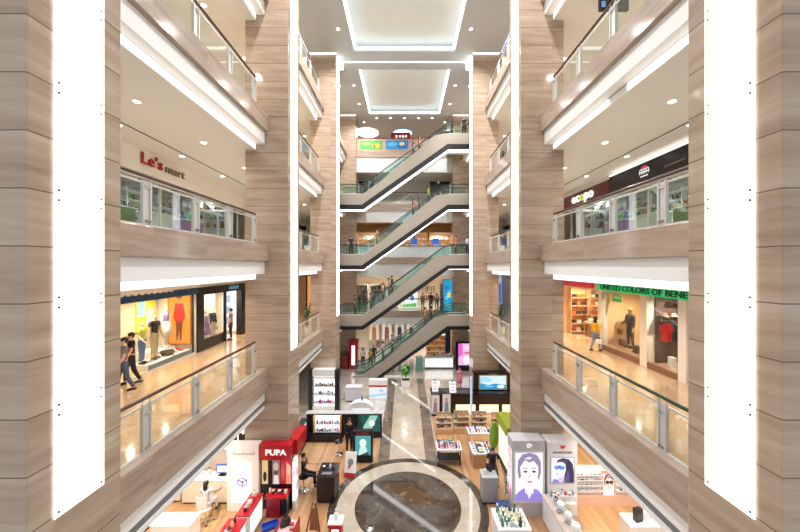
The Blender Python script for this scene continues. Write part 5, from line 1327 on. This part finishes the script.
for k in range(4): row(['carton', 'book', 'folded', 'jar'], BRIGHT + ['f4f4f6', 'e8e0d8'], lin(3.15, 4.0, 6), 15.1 + k * .22, .68, 'colourful_item', 'small bright packet on the wooden display box', 'packet', 'bright goods on the wooden display box', .62, 0, .1)
t = T('display_table', 'white glass topped table of small goods behind the wooden display box', 'table', (3.9, 16.9, 0))
B(3.2, 4.5, 16.5, 17.2, .78, .82, C('e8f0f2', .15)).build('tabletop', t)
for x in (3.25, 4.4):
    for y in (16.55, 17.1): B(x, x + .05, y, y + .05, 0.007, .78, STEEL).build('leg', t)
for k in range(3): row(['carton', 'jar', 'book', 'bottle'], BRIGHT + ['e8e8ee', '9ab8c8'], lin(3.25, 4.45, 8), 16.62 + k * .2, .82, 'colourful_item', 'small packet on the white glass topped table', 'packet', 'goods on the white glass topped table', .66, 0, .1)
t = T('oval_sign', 'green upright oval board beside the wooden display box', 'sign', (4.35, 16.0, 0))
MB().prism(ell(4.35, 1.0, .22, .62, 28), 'y', 15.98, 16.03, C('86b43a', .45)).build('board', t); MB().lathe([(.2, 0), (.2, .03)], (4.35, 16.0, .008), STEEL, 16).build('base', t); MB().tube([(4.35, 16.04, .03), (4.35, 16.04, .6)], .02, STEEL, 6).build('post', t)
t = T('kiosk', 'olive roofed kiosk with a yellow lit side before the second right column', 'kiosk', (4.85, 14.6, 0))
B(4.45, 5.4, 14.16, 15.6, 0, 1.95, C('4a4a44', .5)).build('body', t)
MB().prism([(4.32, 1.95), (5.5, 1.95), (5.4, 2.25), (4.42, 2.25)], 'y', 14.1, 15.7, C('8a9428', .45)).build('roof', t)
B(4.43, 4.45, 14.15, 15.5, .4, 1.9, lamp('lit_yellow_panel', (1.0, .93, .5), 1.0)).build('lit_panel', t)
B(4.5, 5.3, 14.14, 14.16, .5, 1.85, lamp('lit_yellow_panel', (1.0, .93, .5), 1.0)).build('lit_panel', t)
# grey till counter with a seated person
counter('narrow grey till counter on the right wooden floor', 3.0, 3.62, 12.7, 13.25, 1.05, C('9a9ca2', .35), C('b8babf', .2))
t = T('till_screen', 'black monitor on the narrow grey till counter', 'monitor', (3.4, 13.05, 1.052)); B(3.22, 3.58, 13.05, 13.08, 1.12, 1.38, BLACK).build('panel', t); B(3.34, 3.46, 13.06, 13.18, 1.052, 1.07, BLACK).build('base', t); B(3.38, 3.42, 13.09, 13.11, 1.07, 1.2, BLACK).build('neck', t)
put('carton', 'e8e6ea', (3.15, 12.95, 1.05), 'carton', 'white carton on the narrow grey till counter', 'box', None, .3, .9)
stool('stool behind the narrow grey till counter', (3.75, 13.95, .008), .55, MATTE)
person('person', 'person in a black top seated behind the grey till counter', 'person', (3.72, 13.92, .03), -.1, 1.66, top='1b1c22', bottom='2a2c36', pose='sit', seat=.62)
t = T('magazine_rack', 'wire rack of leaflets between the till and the portrait tower', 'rack', (4.1, 13.2, 0))
for x in (3.95, 4.3): MB().tube([(x, 12.86, .012), (x, 13.06, 1.05)], .012, CHROME, 6).build('post', t)
for z in (.3, .55, .8): B(3.93, 4.32, 12.86 + z * .2, 12.98 + z * .2, z, z + .02, CHROME).build('shelf', t)
for z in (.3, .55, .8): row('book', ['e8e4e0', 'a89a90', 'd8d4d0'], lin(3.95, 4.3, 3), 12.92 + z * .2, z + .025, 'leaflet', 'leaflet in the wire rack beside the portrait tower', 'leaflet', 'leaflets in the wire rack', .5)
t = T('basket', 'dark blue basket on the floor by the wire rack', 'basket', (3.66, 12.3, .008)); MB().prism([(3.48, .008), (3.84, .008), (3.88, .3), (3.44, .3)], 'y', 12.15, 12.5, C('26335e', .5)).build('basket_body', t); B(3.42, 3.9, 12.13, 12.52, .3, .33, C('36457a', .5)).build('rim', t)

# ---- portrait towers in front of the second right column
t = T('lightbox_tower', 'grey tower with a large violet lit portrait before the second right column', 'light box', (4.55, 12.4, 0))
B(3.96, 5.16, 12.1, 12.72, 0, 2.79, C('b9bac0', .3)).build('body', t, .015)
B(4.0, 5.12, 12.085, 12.1, .52, 2.42, C('d5d6dc', .3)).build('frame', t)
m = MB(); face_art(m, (4.06, 12.082, .6), (1.0, 0, 0), (0, 0, 1.76), 'f8f4f5', '8d86a8', 'f6f3fb', '9486d8'); m.build('lit_portrait', t)
m = MB(); face_art(m, (3.957, 12.68, .6), (0, -.52, 0), (0, 0, 1.8), 'f8ecee', 'd8b8c0', 'f6eef4', 'c07a98'); m.build('side_picture', t)
m = MB(); m.tube([(4.56 + .10 * math.cos(a) * (1 - a / 9), 12.08, 2.6 + .09 * math.sin(a) * (1 - a / 9)) for a in [i * .45 for i in range(16)]], .018, E('ffffff', .9), 6); m.build('emblem', t)
t = T('lightbox_tower', 'pale tower with a lit picture of blue sunglasses on dark violet hair', 'light box', (5.8, 12.4, 0))
B(5.24, 6.34, 12.1, 12.72, 0, 2.74, C('dcdce0', .3)).build('body', t, .015)
B(5.34, 6.24, 12.085, 12.1, 1.22, 2.22, C('b9bac4', .3)).build('frame', t)
m = MB(); profile_art(m, (5.38, 12.082, 1.27), (.82, 0, 0), (0, 0, .9)); m.build('lit_portrait', t)
m = MB().prism([(5.68, 2.62), (5.92, 2.62), (5.84, 2.5), (5.76, 2.5)], 'y', 12.09, 12.1, C('c83a3a', .4)); m.build('red_emblem', t)
m = MB()
for i in range(12): m.box(5.44 + i * .06, 5.478 + i * .06, 12.09, 12.1, 2.33, 2.40, C('6a6a72', .4))
m.build('lettering', t)
for k, z in enumerate((.55, .85)):
    B(5.34, 6.24, 11.95, 12.1, z, z + .02, C('eef0f4', .2)).build('shelf', t)
row(['perfume', 'jar', 'bottle'], ['c8d8e8', 'b03a4a', 'e8e8f0', '90a8c0'], lin(5.38, 6.2, 6), 12.0, .87, 'cosmetic_item', 'small cosmetic item under the blue sunglasses picture', 'cosmetic', 'cosmetics on the pale tower', .95)
counter('long white counter with a brown edge running towards the viewer, right side', 4.95, 5.5, 9.7, 11.9, .98, C('e6e8ee', .3), C('c8b8b0', .25))
# globes / heads on it
for i, (x, y, r) in enumerate(((5.22, 10.05, .23), (5.24, 10.56, .2), (5.2, 11.02, .2))):
    t = T('glass_display', ['nearest', 'middle', 'farthest'][i] + ' glass globe of goods on the long white counter', 'display', (x, y, .984))
    MB().lathe([(.10, 0), (.11, .03), (.05, .05)], (x, y, .984), CHROME, 18).build('base', t)
    MB().ball((x, y, 1.03 + r), r, GLASS_G, 18, 12).build('glass_globe', t, smooth=True)
    MB().ball((x, y, 1.03 + r), r * .6, C('f4f4f6', .3), 14, 9).build('white_head', t, smooth=True)
row(['bottle', 'perfume', 'tube'], ['a8c8d8', 'e8e8f0', '7a9ab0', 'd8b0b8'], lin(11.25, 11.85, 4), 5.25, .98, 'cosmetic_item', 'small cosmetic item at the far end of the long white counter', 'cosmetic', 'cosmetics on the long white counter', 1.2, 0, .3, 'y')
t = counter('white counter crowded with bottles right of the ring', 2.95, 4.0, 10.35, 11.3, .92, C('f0f0ef', .35), C('fafafa', .2))
for k in range(4): row(['bottle', 'tube', 'perfume', 'jar'], ['f4f6f4', '9ab8a0', '2a3a34', 'd8e0d8', '4a7a6a', 'e8d8a8', 'c8d4dc'], lin(3.05, 3.9, 6), 10.5 + k * .2, .92, 'cosmetic_item', 'small bottle on the crowded white counter right of the ring', 'cosmetic', 'bottles on the crowded white counter', 1.15, 0, .3)

# ---- eyewear shop under the right gallery
t = T('eyewear_unit', 'low white eyewear wall unit with pink base under the right gallery', 'shelf', (7.7, 12.6, 0))
B(6.42, 9.0, 12.6, 12.9, 0, .42, C('e0b8a4', .4)).build('base_cabinet', t, .01); B(6.42, 9.0, 12.72, 12.9, .42, 1.42, C('f4efec', .35)).build('back_panel', t)
for z in (.62, .82, 1.02, 1.22): B(6.45, 7.55, 12.55, 12.72, z, z + .015, C('fafafa', .2)).build('shelf', t); B(8.1, 8.95, 12.55, 12.72, z, z + .015, C('fafafa', .2)).build('shelf', t)
B(7.58, 8.08, 12.66, 12.72, .3, 1.3, C('d89a86', .4)).build('poster_frame', t)
m = MB(); face_art(m, (7.62, 12.657, .36), (.42, 0, 0), (0, 0, .88), 'f4dcd0', '8a4a34', 'f2ece8', 'f4f0ee', '3a2420'); m.build('picture', t)
for z in (.635, .835, 1.035, 1.235):
    row('glasses', ['2a2a2e', '5a3a2a', '3a4a5a', '1c1c20'], lin(6.5, 7.5, 6), 12.612, z + .008, 'sunglasses', 'pair of glasses on the long shelves left of the pink framed poster', 'glasses', 'glasses on the long shelves', 1.0, 0, 0)
    row('glasses', ['2a2a2e', '5a3a2a', '3a4a5a', '1c1c20'], lin(8.15, 8.9, 4), 12.612, z + .008, 'sunglasses', 'pair of glasses on the short shelves right of the pink framed poster', 'glasses', 'glasses on the short shelves', 1.0, 0, 0)
struct('wall_eyewear_back', B(6.4, 14.4, 17.0, 17.2, 0, 3.7, C('c9a98c', .5)))
t = T('armchair', 'cream tub chair in the brown room behind the eyewear unit', 'chair', (7.0, 15.2, 0))
MB().lathe([(.36, 0), (.4, .1), (.4, .42), (.34, .44)], (7.0, 15.2, .01), C('e8dcd2', .7), 20).build('seat', t, smooth=True)
m = MB(); m.tube([(7.0 + .36 * math.cos(a), 15.2 + .36 * math.sin(a), .62) for a in [PI * i / 10 for i in range(-1, 12)]], .12, C('e8dcd2', .7), 10); m.build('backrest', t, smooth=True)
t = counter('white table counter with a black box and a white bag, lower right', 7.2, 8.5, 10.5, 11.1, .9, C('f0ece8', .4), C('f8f6f4', .25))
put('carton', '1a1a1e', (7.6, 10.75, .9), 'black_box', 'black box on the white table counter, lower right', 'box', None, .2, 2.0, '2a2a30')
put('handbag', 'f2f2f4', (7.95, 10.85, .9), 'handbag', 'white bag on the white table counter, lower right', 'bag', None, .3, 1.2, 'd0d0d4')
put('carton', '5a9ab0', (8.2, 10.75, .9), 'carton', 'teal box at the end of the white table counter, lower right', 'box', None, 1.2, 1.2)
stool('black swivel stool before the white table counter, lower right', (7.7, 10.05, .01), .5, BLACK)
counter('beige counter by the gallery edge, lower right', 9.0, 9.8, 10.6, 12.4, .9, C('d8c8b8', .4), C('eee6dc', .25))

# ---- beauty corner under the left gallery
struct('wall_left_beauty_back', B(-9.95, -6.8, 14.9, 15.1, 0, 3.7, C('f2e6da', .5)))
struct('floor_left_beauty', B(-9.9, -6.7, 9.0, 14.9, .006, .009, WOODFLOOR2))
struct('floor_right_eyewear', B(6.4, 9.9, 9.0, 17.0, .006, .009, WOODFLOOR2))
t = T('wall_light_panel', 'bright white lit wall panel of the beauty corner', 'light box', (-8.1, 14.85, .9)); B(-9.1, -7.2, 14.84, 14.9, .9, 2.0, WHITE).build('frame', t); B(-9.05, -7.25, 14.83, 14.84, .95, 1.95, L_BOX).build('lit_panel', t)
counter('cream reception desk with the blue edged monitor under the left gallery', -8.6, -6.75, 12.7, 13.3, .95, C('efdfcb', .4), C('f8f2ea', .25))
t = T('monitor', 'blue edged monitor on the cream reception desk', 'monitor', (-7.2, 13.0, .954))
B(-7.42, -6.95, 13.0, 13.05, 1.05, 1.38, C('2c5ab0', .35)).build('casing', t); B(-7.38, -6.99, 12.99, 13.0, 1.09, 1.34, E('cfe4f8', .9)).build('screen', t); B(-7.24, -7.14, 13.02, 13.06, .97, 1.06, MATTE).build('neck', t); B(-7.34, -7.04, 12.95, 13.12, .954, .97, MATTE).build('base', t)
stool('white swivel chair at the cream reception desk', (-7.15, 11.85, .012), .45, WL, True, False)
person('person', 'person with dark hair in a pale grey top on the white swivel chair', 'person', (-7.15, 11.9, .04), PI, 1.66, top='d8d4d4', bottom='e8e4e2', pose='sit', seat=.52, long_hair=True, fem=True)
counter('white front desk at the lower left edge of the beauty corner', -8.2, -6.9, 10.6, 11.2, .85, C('f6f2ec', .35), C('fbf9f6', .25))
counter('second cream counter against the beauty corner wall', -9.8, -8.7, 12.8, 13.3, .95, C('efdfcb', .4), C('f8f2ea', .25))
stool('small black stool at the lower left edge', (-8.65, 10.9, .012), .5, BLACK)
row(['bottle', 'jar', 'tube'], ['f4e8e0', 'e8c8c0', 'd8e0d8', 'c07a7a'], lin(-9.7, -8.8, 5), 13.05, .95, 'cosmetic_item', 'small cosmetic item on the second cream counter', 'cosmetic', 'cosmetics on the second cream counter', 1.2)
row(['bottle', 'jar', 'tube'], ['f4e8e0', 'e8c8c0', 'd8e0d8', 'c07a7a'], lin(-8.5, -7.6, 4), 13.05, .95, 'cosmetic_item', 'small cosmetic item on the cream reception desk', 'cosmetic', 'cosmetics on the cream reception desk', 1.2)
t = T('black_screen', 'tall black folding screen behind the white cosmetics tower', 'screen', (-6.7, 13.6, 0))
for i in range(3): B(-7.0 + i * .16, -6.86 + i * .16, 13.5 + .1 * (i % 2), 13.54 + .1 * (i % 2), .012, 2.3, MATTE).build('panel', t)
for x, y, sy in ((-8.0, 10.2, 0), (-8.0, 13.5, 0), (8.0, 10.5, 0), (8.0, 14.5, 0)): spot('beauty_lamp', (x, y, 3.6), 240)
# ================================================================ far ground floor, people on the escalators, plants
t = T('booth', 'red framed booth with a white lit panel left of the lowest escalator', 'booth', (-4.6, 29.8, 0))
B(-4.95, -4.2, 29.45, 30.25, 0, 2.45, C('b4152c', .35)).build('body', t, .02); B(-4.72, -4.42, 29.43, 29.45, .35, 2.1, L_BOX).build('lit_panel', t); B(-5.0, -4.15, 29.4, 30.3, 2.45, 2.55, C('a01226', .35)).build('roof', t)
one(B(-5.7, -5.05, 29.5, 30.1, 0, 1.25, C('8f3036', .4)), 'storage_box', 'dull red cupboard beside the red framed booth', 'cupboard', None, .02)
t = T('poster_lightbox', 'pink lit poster in a black frame under the right end of the lowest escalator', 'poster', (5.2, 28.95, 0))
B(4.5, 5.95, 28.95, 29.1, 0, 2.55, BLACK).build('frame', t)
m = MB(); poster_art(m, (4.72, 28.945, .5), (1.15, 0, 0), (0, 0, 1.9), 'f2b8e4', [([(0, .35), (.35, .5), (.3, 1), (0, 1)], 'e860d0'), (ell(.65, .25, .3, .2), 'faf0fa'), ([(.45, .52), (.9, .56), (.9, .61), (.45, .58)], 'd02a70'), (ell(.7, .8, .25, .12), 'f4d8f2')], .95); m.build('lit_picture', t)
t = counter('long white lit glass counter behind the lowest escalator', 1.75, 4.4, 29.5, 30.1, 1.05, WHITE, C('dff0f4', .15), lit=('f', L_BOX))
row(['perfume', 'bottle', 'jar', 'carton'], ['4a6a9a', 'e8e8f0', '2a3040', 'a0c8d8', 'd8a0b8'], lin(1.85, 4.3, 13), 29.8, 1.05, 'cosmetic_item', 'small item on the long white lit counter behind the lowest escalator', 'cosmetic', 'goods on the long white lit counter', 1.3)
t, zs = shelf_unit('orange wood shelf wall behind the long white lit counter', 2.2, 4.3, 33.0, 33.4, 0, 2.3, 4, WOODTAN, C('e8a862', .5), C('f4d8a8', .4, 0, .2))
for z in zs[1:]: row(['carton', 'jar', 'bottle'], ['f0e0c8', 'd07a3a', 'ffffff', '8a5a3a'], lin(2.3, 4.2, 7), 33.15, z, 'shop_item', 'small item on the orange wood shelf wall', 'shop item', 'goods on the orange wood shelf wall', 1.2)
t = T('standing_banner', 'dark navy hanging banner over the white lit counter', 'banner', (4.15, 31.5, 0)); B(3.9, 4.4, 31.5, 31.53, .9, 3.2, C('1a2748', .5)).build('fabric', t); MB().tube([(4.15, 31.56, 0), (4.15, 31.56, 3.25)], .02, STEEL, 6).build('pole', t); MB().lathe([(.22, 0), (.22, .03)], (4.15, 31.56, 0), STEEL, 14).build('base', t)
t = T('display_case', 'teal glass display case beside the green plant', 'display case', (1.3, 29.2, 0)); B(1.0, 1.6, 29.0, 29.4, 0, 1.15, C('6fa8a4', .2)).build('body', t, .01); B(.98, 1.62, 28.98, 29.42, 1.15, 1.2, C('c8e0dc', .2)).build('top', t)
rack('chrome rack of tan and white tops on the far ground floor', -2.9, -1.3, 32.5, 0, ['e8d8c0', 'c09070', 'f0ece4', '8a5a4a', '2a2a34'], 10, 'tops on the far ground floor rack', 2.0)
rack('chrome rack of dark tops on the far ground floor', -1.1, .3, 33.0, 0, ['2a2a34', '5a4a5a', '3a3a4a', 'b09080', '1c1c24'], 9, 'dark tops on the far ground floor rack', 2.3)
for i, (xa, c, c2) in enumerate(((-3.9, 'f0d8c0', 'b07a5a'), (-2.5, 'f4e6da', '8a5a4a'), (-1.1, 'e0d8d4', '3a3440'), (.2, 'f2e2d0', '5a4a5a'))):
    t = T('wall_poster', ['tan figure', 'brown figure', 'dark figure', 'grey violet figure'][i] + ' poster on the far ground floor wall', 'poster', (xa + .6, 36.5, 0))
    B(xa, xa + 1.1, 36.4, 36.45, 1.0, 3.3, C('d8d0c8', .4)).build('frame_panel', t); B(xa + .5, xa + .6, 36.45, 36.5, 0, 3.2, STEEL).build('post', t)
    m = MB(); poster_art(m, (xa + .04, 36.395, 1.05), (1.02, 0, 0), (0, 0, 2.2), c, [([(.25, .0), (.75, 0), (.7, .65), (.3, .65)], c2), (ell(.5, .78, .16, .1), 'c89a7a'), (ell(.5, .85, .17, .07), '2a2020')], .6); m.build('picture', t)
t = T('planter_bench', 'pale stone bench at the foot of the plant', 'bench', (-.9, 26.2, 0)); B(-1.6, -.3, 26.0, 26.4, .38, .45, C('d8d4cc', .4)).build('seat', t)
for x in (-1.5, -.5): B(x, x + .1, 26.05, 26.35, 0, .38, C('b8b4ac', .4)).build('leg', t)

# people riding the escalators: feet on the tread below them
def tread(za, zb, X):
    n = int(round((zb - za) / .21)); x0 = XL + .5; w_ = XR - XL - .9
    j = int((X - x0) / w_ * n)
    if X < x0: return X, za + .01
    if X > x0 + w_: return X, zb + .01
    return x0 + w_ * (j + .2) / n, za + (zb - za) * (j + 1) / n + .004
def rider(za, X, y, label, **kw):
    x, z = tread(za, za + 5, X)
    return person('person', label, 'person', (x, y, z), kw.pop('rz', PI / 2), kw.pop('H', 1.68), **kw)
rider(5, -.85, 27.85, 'person in a dark blue top, highest of the queue on the second escalator', top='2a3a5a', bottom='22242c', sleeves='long')
rider(5, -1.35, 28.1, 'person in a tan top in the middle of the queue on the second escalator', top='c89a7a', bottom='3a3a44', long_hair=True, fem=True)
rider(5, -1.8, 27.8, 'person in a pale pink top just below the tan top on the second escalator', top='e0b8a8', bottom='4a3a34', fem=True)
rider(5, -2.9, 27.9, 'person in a grey violet top at the foot of the second escalator', top='6a5a7a', bottom='26283a', long_hair=True, fem=True)
rider(5, -4.2, 28.0, 'person in a striped dark top waiting on the lowest landing, left of the second escalator', top='4a3a5a', bottom='2a2c38')
rider(10, .7, 27.9, 'person in a dark red top on the third escalator, lower of the close pair', top='7a2430', bottom='2a2a34', long_hair=True, fem=True)
rider(10, 1.25, 28.05, 'person in a black top on the third escalator, higher of the close pair', top='24242c', bottom='38404e')
rider(10, 2.15, 27.85, 'person in a lime green top near the head of the third escalator', top='8ab43a', bottom='1e2026', sleeves='long')
rider(10, -4.5, 27.75, 'person in a dark top on the middle landing, left of the third escalator', top='2c2a32', bottom='2a2a30', rz=.3)
rider(10, -2.2, 28.1, 'person in a yellow green top at the foot of the third escalator', top='b8b84a', bottom='5a5a60', fem=True)
rider(15, .85, 27.85, 'person in a dark top half way up the topmost escalator', top='2a2228', bottom='33302e')
rider(15, 1.3, 28.1, 'person in a rust red top half way up the topmost escalator', top='a8483a', bottom='2c2a30', fem=True, long_hair=True)
rider(15, 5.0, 27.7, 'person in black leaning by the rail at the head of the topmost escalator', top='1c1c20', bottom='1e1e22', rz=0)
rider(0, 2.35, 27.9, 'person in dark clothes near the head of the lowest escalator', top='26262c', bottom='20222a')
rider(0, 1.75, 28.1, 'person in an ochre top following up the lowest escalator', top='c8a04a', bottom='6a5a4a', fem=True)
rider(0, -1.1, 27.9, 'person in a teal top low on the lowest escalator', top='3a8a8a', bottom='3a4a6a')
rider(0, -1.8, 28.1, 'person in a pale blue top at the foot of the lowest escalator', top='a8c0d8', bottom='2a3a5a')
person('person', 'person in an orange shirt on the middle landing, right of the second escalator', 'person', (4.35, 28.0, 10.01), -PI / 2, 1.72, top='d8642a', bottom='4a4a50')
person('person', 'person in a white shirt at the pier end of the middle landing', 'person', (5.35, 28.1, 10.01), -PI / 2 + .4, 1.68, top='eceaea', bottom='3a3a44')
person('person', 'person in black and white beside the red framed booth', 'person', (-3.75, 29.9, .01), .4, 1.72, top='e6e4e2', bottom='26262c')
person('person', 'person in a bright yellow top behind the foot of the lowest escalator', 'person', (-3.1, 29.9, .01), -.3, 1.6, top='e0c020', bottom='3a5a7a', fem=True)
person('person', 'person in a dark jacket behind the person in bright yellow', 'person', (-2.9, 30.9, .01), .2, 1.74, top='2c2c36', bottom='3a3a44', sleeves='long')
person('person', 'person in a pink dress near the blue glowing column', 'person', (4.1, 24.6, .01), .3, 1.62, top='e08aa8', bottom=None, skirt='d87a9c', fem=True, long_hair=True)
person('person', 'person in dark trousers beside the pink dress', 'person', (5.3, 25.1, .01), -.3, 1.68, top='8a5a6a', bottom='1e1e26')
person('person', 'person in white behind the long white lit counter', 'person', (3.3, 30.55, .01), 0, 1.62, top='f0f0f4', bottom='2a2a34', fem=True)
for i, (x, c) in enumerate(((1.7, 'b06a4a'), (2.45, '3a2a2a'), (3.02, 'd8b8a0'))):
    person('person', ['person in a rust top', 'person in a dark brown top', 'person in a cream top'][i] + ' browsing at the tan rack, lowest back gallery', 'person', (x + .05, 31.45, 5.01), [.3, PI, -.4][i], 1.62, top=c, bottom='3a3438', long_hair=i != 1, fem=i != 1)

# plants standing on the galleries behind the second columns
for s, f, h, lb in ((-1, 5, 1.35, 'tall leafy plant in a white pot, lowest left gallery'), (-1, 10, .85, 'dark leafy plant in a white pot, middle left gallery'), (-1, 15, .75, 'low leafy plant in a white pot, upper left gallery'),
                    (1, 5, 1.35, 'tall leafy plant in a white pot, lowest right gallery'), (1, 10, .95, 'dark leafy plant in a white pot, middle right gallery'), (1, 15, .85, 'low leafy plant in a white pot, upper right gallery')):
    x, y = s * 5.96, 20.3
    t = T('plant_pot', 'white pot under the ' + lb.replace(' in a white pot', ''), 'pot', (x, y, f))
    MB().lathe([(.17, 0), (.22, .45), (.2, .45), (.19, .4)], (x, y, f + .004), WHITE, 20).build('pot_body', t, smooth=False); MB().lathe([(.19, .40), (.19, .41)], (x, y, f + .004), C('3a2c22', .9), 16).build('soil', t)
    plant(lb, (x, y, f + .418), h, 60, .40, ['2c4a28', '3f6a34', '1f3a20'], .035)
t = T('poster_lightbox', 'blue and black figure poster at the end of the lowest right gallery', 'poster', (9.35, 33.9, 5)); B(8.6, 10.08, 33.85, 33.99, 5.1, 8.4, BLACK).build('frame', t)
m = MB(); poster_art(m, (8.65, 33.845, 5.15), (1.38, 0, 0), (0, 0, 3.2), '8fa8d8', [([(.1, 0), (.6, 0), (.55, .6), (.2, .6)], '24304e'), (ell(.38, .72, .15, .08), 'd8b8a8'), ([(.55, .1), (.95, .1), (.9, .7), (.6, .7)], '5a6ab0'), (ell(.74, .8, .13, .07), 'e0c0b0'), (ell(.5, .3, .2, .1), 'e8e8f4')], .8); m.build('lit_picture', t)
t = T('shop_doorway', 'orange lit doorway in a black frame at the end of the lowest left gallery', 'doorway', (-9.6, 33.9, 5)); 
for xa, xb in ((-10.08, -9.98), (-9.2, -9.08)): B(xa, xb, 33.8, 33.99, 5, 8.3, BLACK).build('jamb', t)
B(-9.98, -9.2, 33.8, 33.99, 8.2, 8.3, BLACK).build('head', t); B(-9.98, -9.2, 33.95, 33.99, 5.0, 8.2, E('f0a868', .8)).build('lit_panel', t)
# ================================================================ light, camera, view
w = bpy.data.worlds.new('hall'); SC.world = w; w.use_nodes = True
w.node_tree.nodes['Background'].inputs[0].default_value = (0.95, 0.98, 1.0, 1)
w.node_tree.nodes['Background'].inputs[1].default_value = 0.85
for s in (-1, 1):
    for f in (10, 15, 20):
        z = f - 1.36
        for y in (9.0, 12.0, 15.1, 18.1, 21.1, 24.1):
            spot('gallery_lamp', (s * 7.3, y, z), *((290, (1, .93, .85)) if s < 0 else (245, (1, .965, .93))))
    for y in (8.5, 11.5):
        spot('ground_shop_lamp', (s * 7.4, y, 3.6), 300)
    for y in (15.5, 19.0):
        spot('ground_shop_lamp', (s * 7.4, y, 3.6), 260)
    for y in (10.0, 13.0, 16.5, 19.35, 25.4, 28.3):
        spot('ceiling_lamp', (s * 3.9, y, TOP - .04), 1900, (1, .985, .97))
for f in (0, 5, 10, 15, 20):
    for x in (-3.5, 0, 3.5):
        spot('back_shop_lamp', (x, 34.0, f + 2.9), {0: 450, 5: 470, 10: 520, 15: 260, 20: 150}[f])

cam = bpy.data.cameras.new('camera'); co = bpy.data.objects.new('camera', cam); COL.objects.link(co)
co.location = (0, 0, EZ); co.rotation_euler = (PI / 2, 0, 0)
cam.sensor_width = 36; cam.sensor_fit = 'HORIZONTAL'; cam.lens = F / 800 * 36
cam.shift_x = -4.5 / 800; cam.clip_start = 0.1; cam.clip_end = 200
SC.camera = co
SC.view_settings.view_transform = 'Standard'; SC.view_settings.look = 'None'
SC.view_settings.exposure = 0.0; SC.view_settings.gamma = 1.0; SC.view_settings.use_curve_mapping = False
SC.cycles.use_denoising = True
SC.cycles.max_bounces = 8; SC.cycles.transparent_max_bounces = 24; SC.cycles.diffuse_bounces = 4; SC.cycles.glossy_bounces = 4
SC.cycles.sample_clamp_indirect = 6.0; SC.cycles.caustics_reflective = False; SC.cycles.caustics_refractive = False
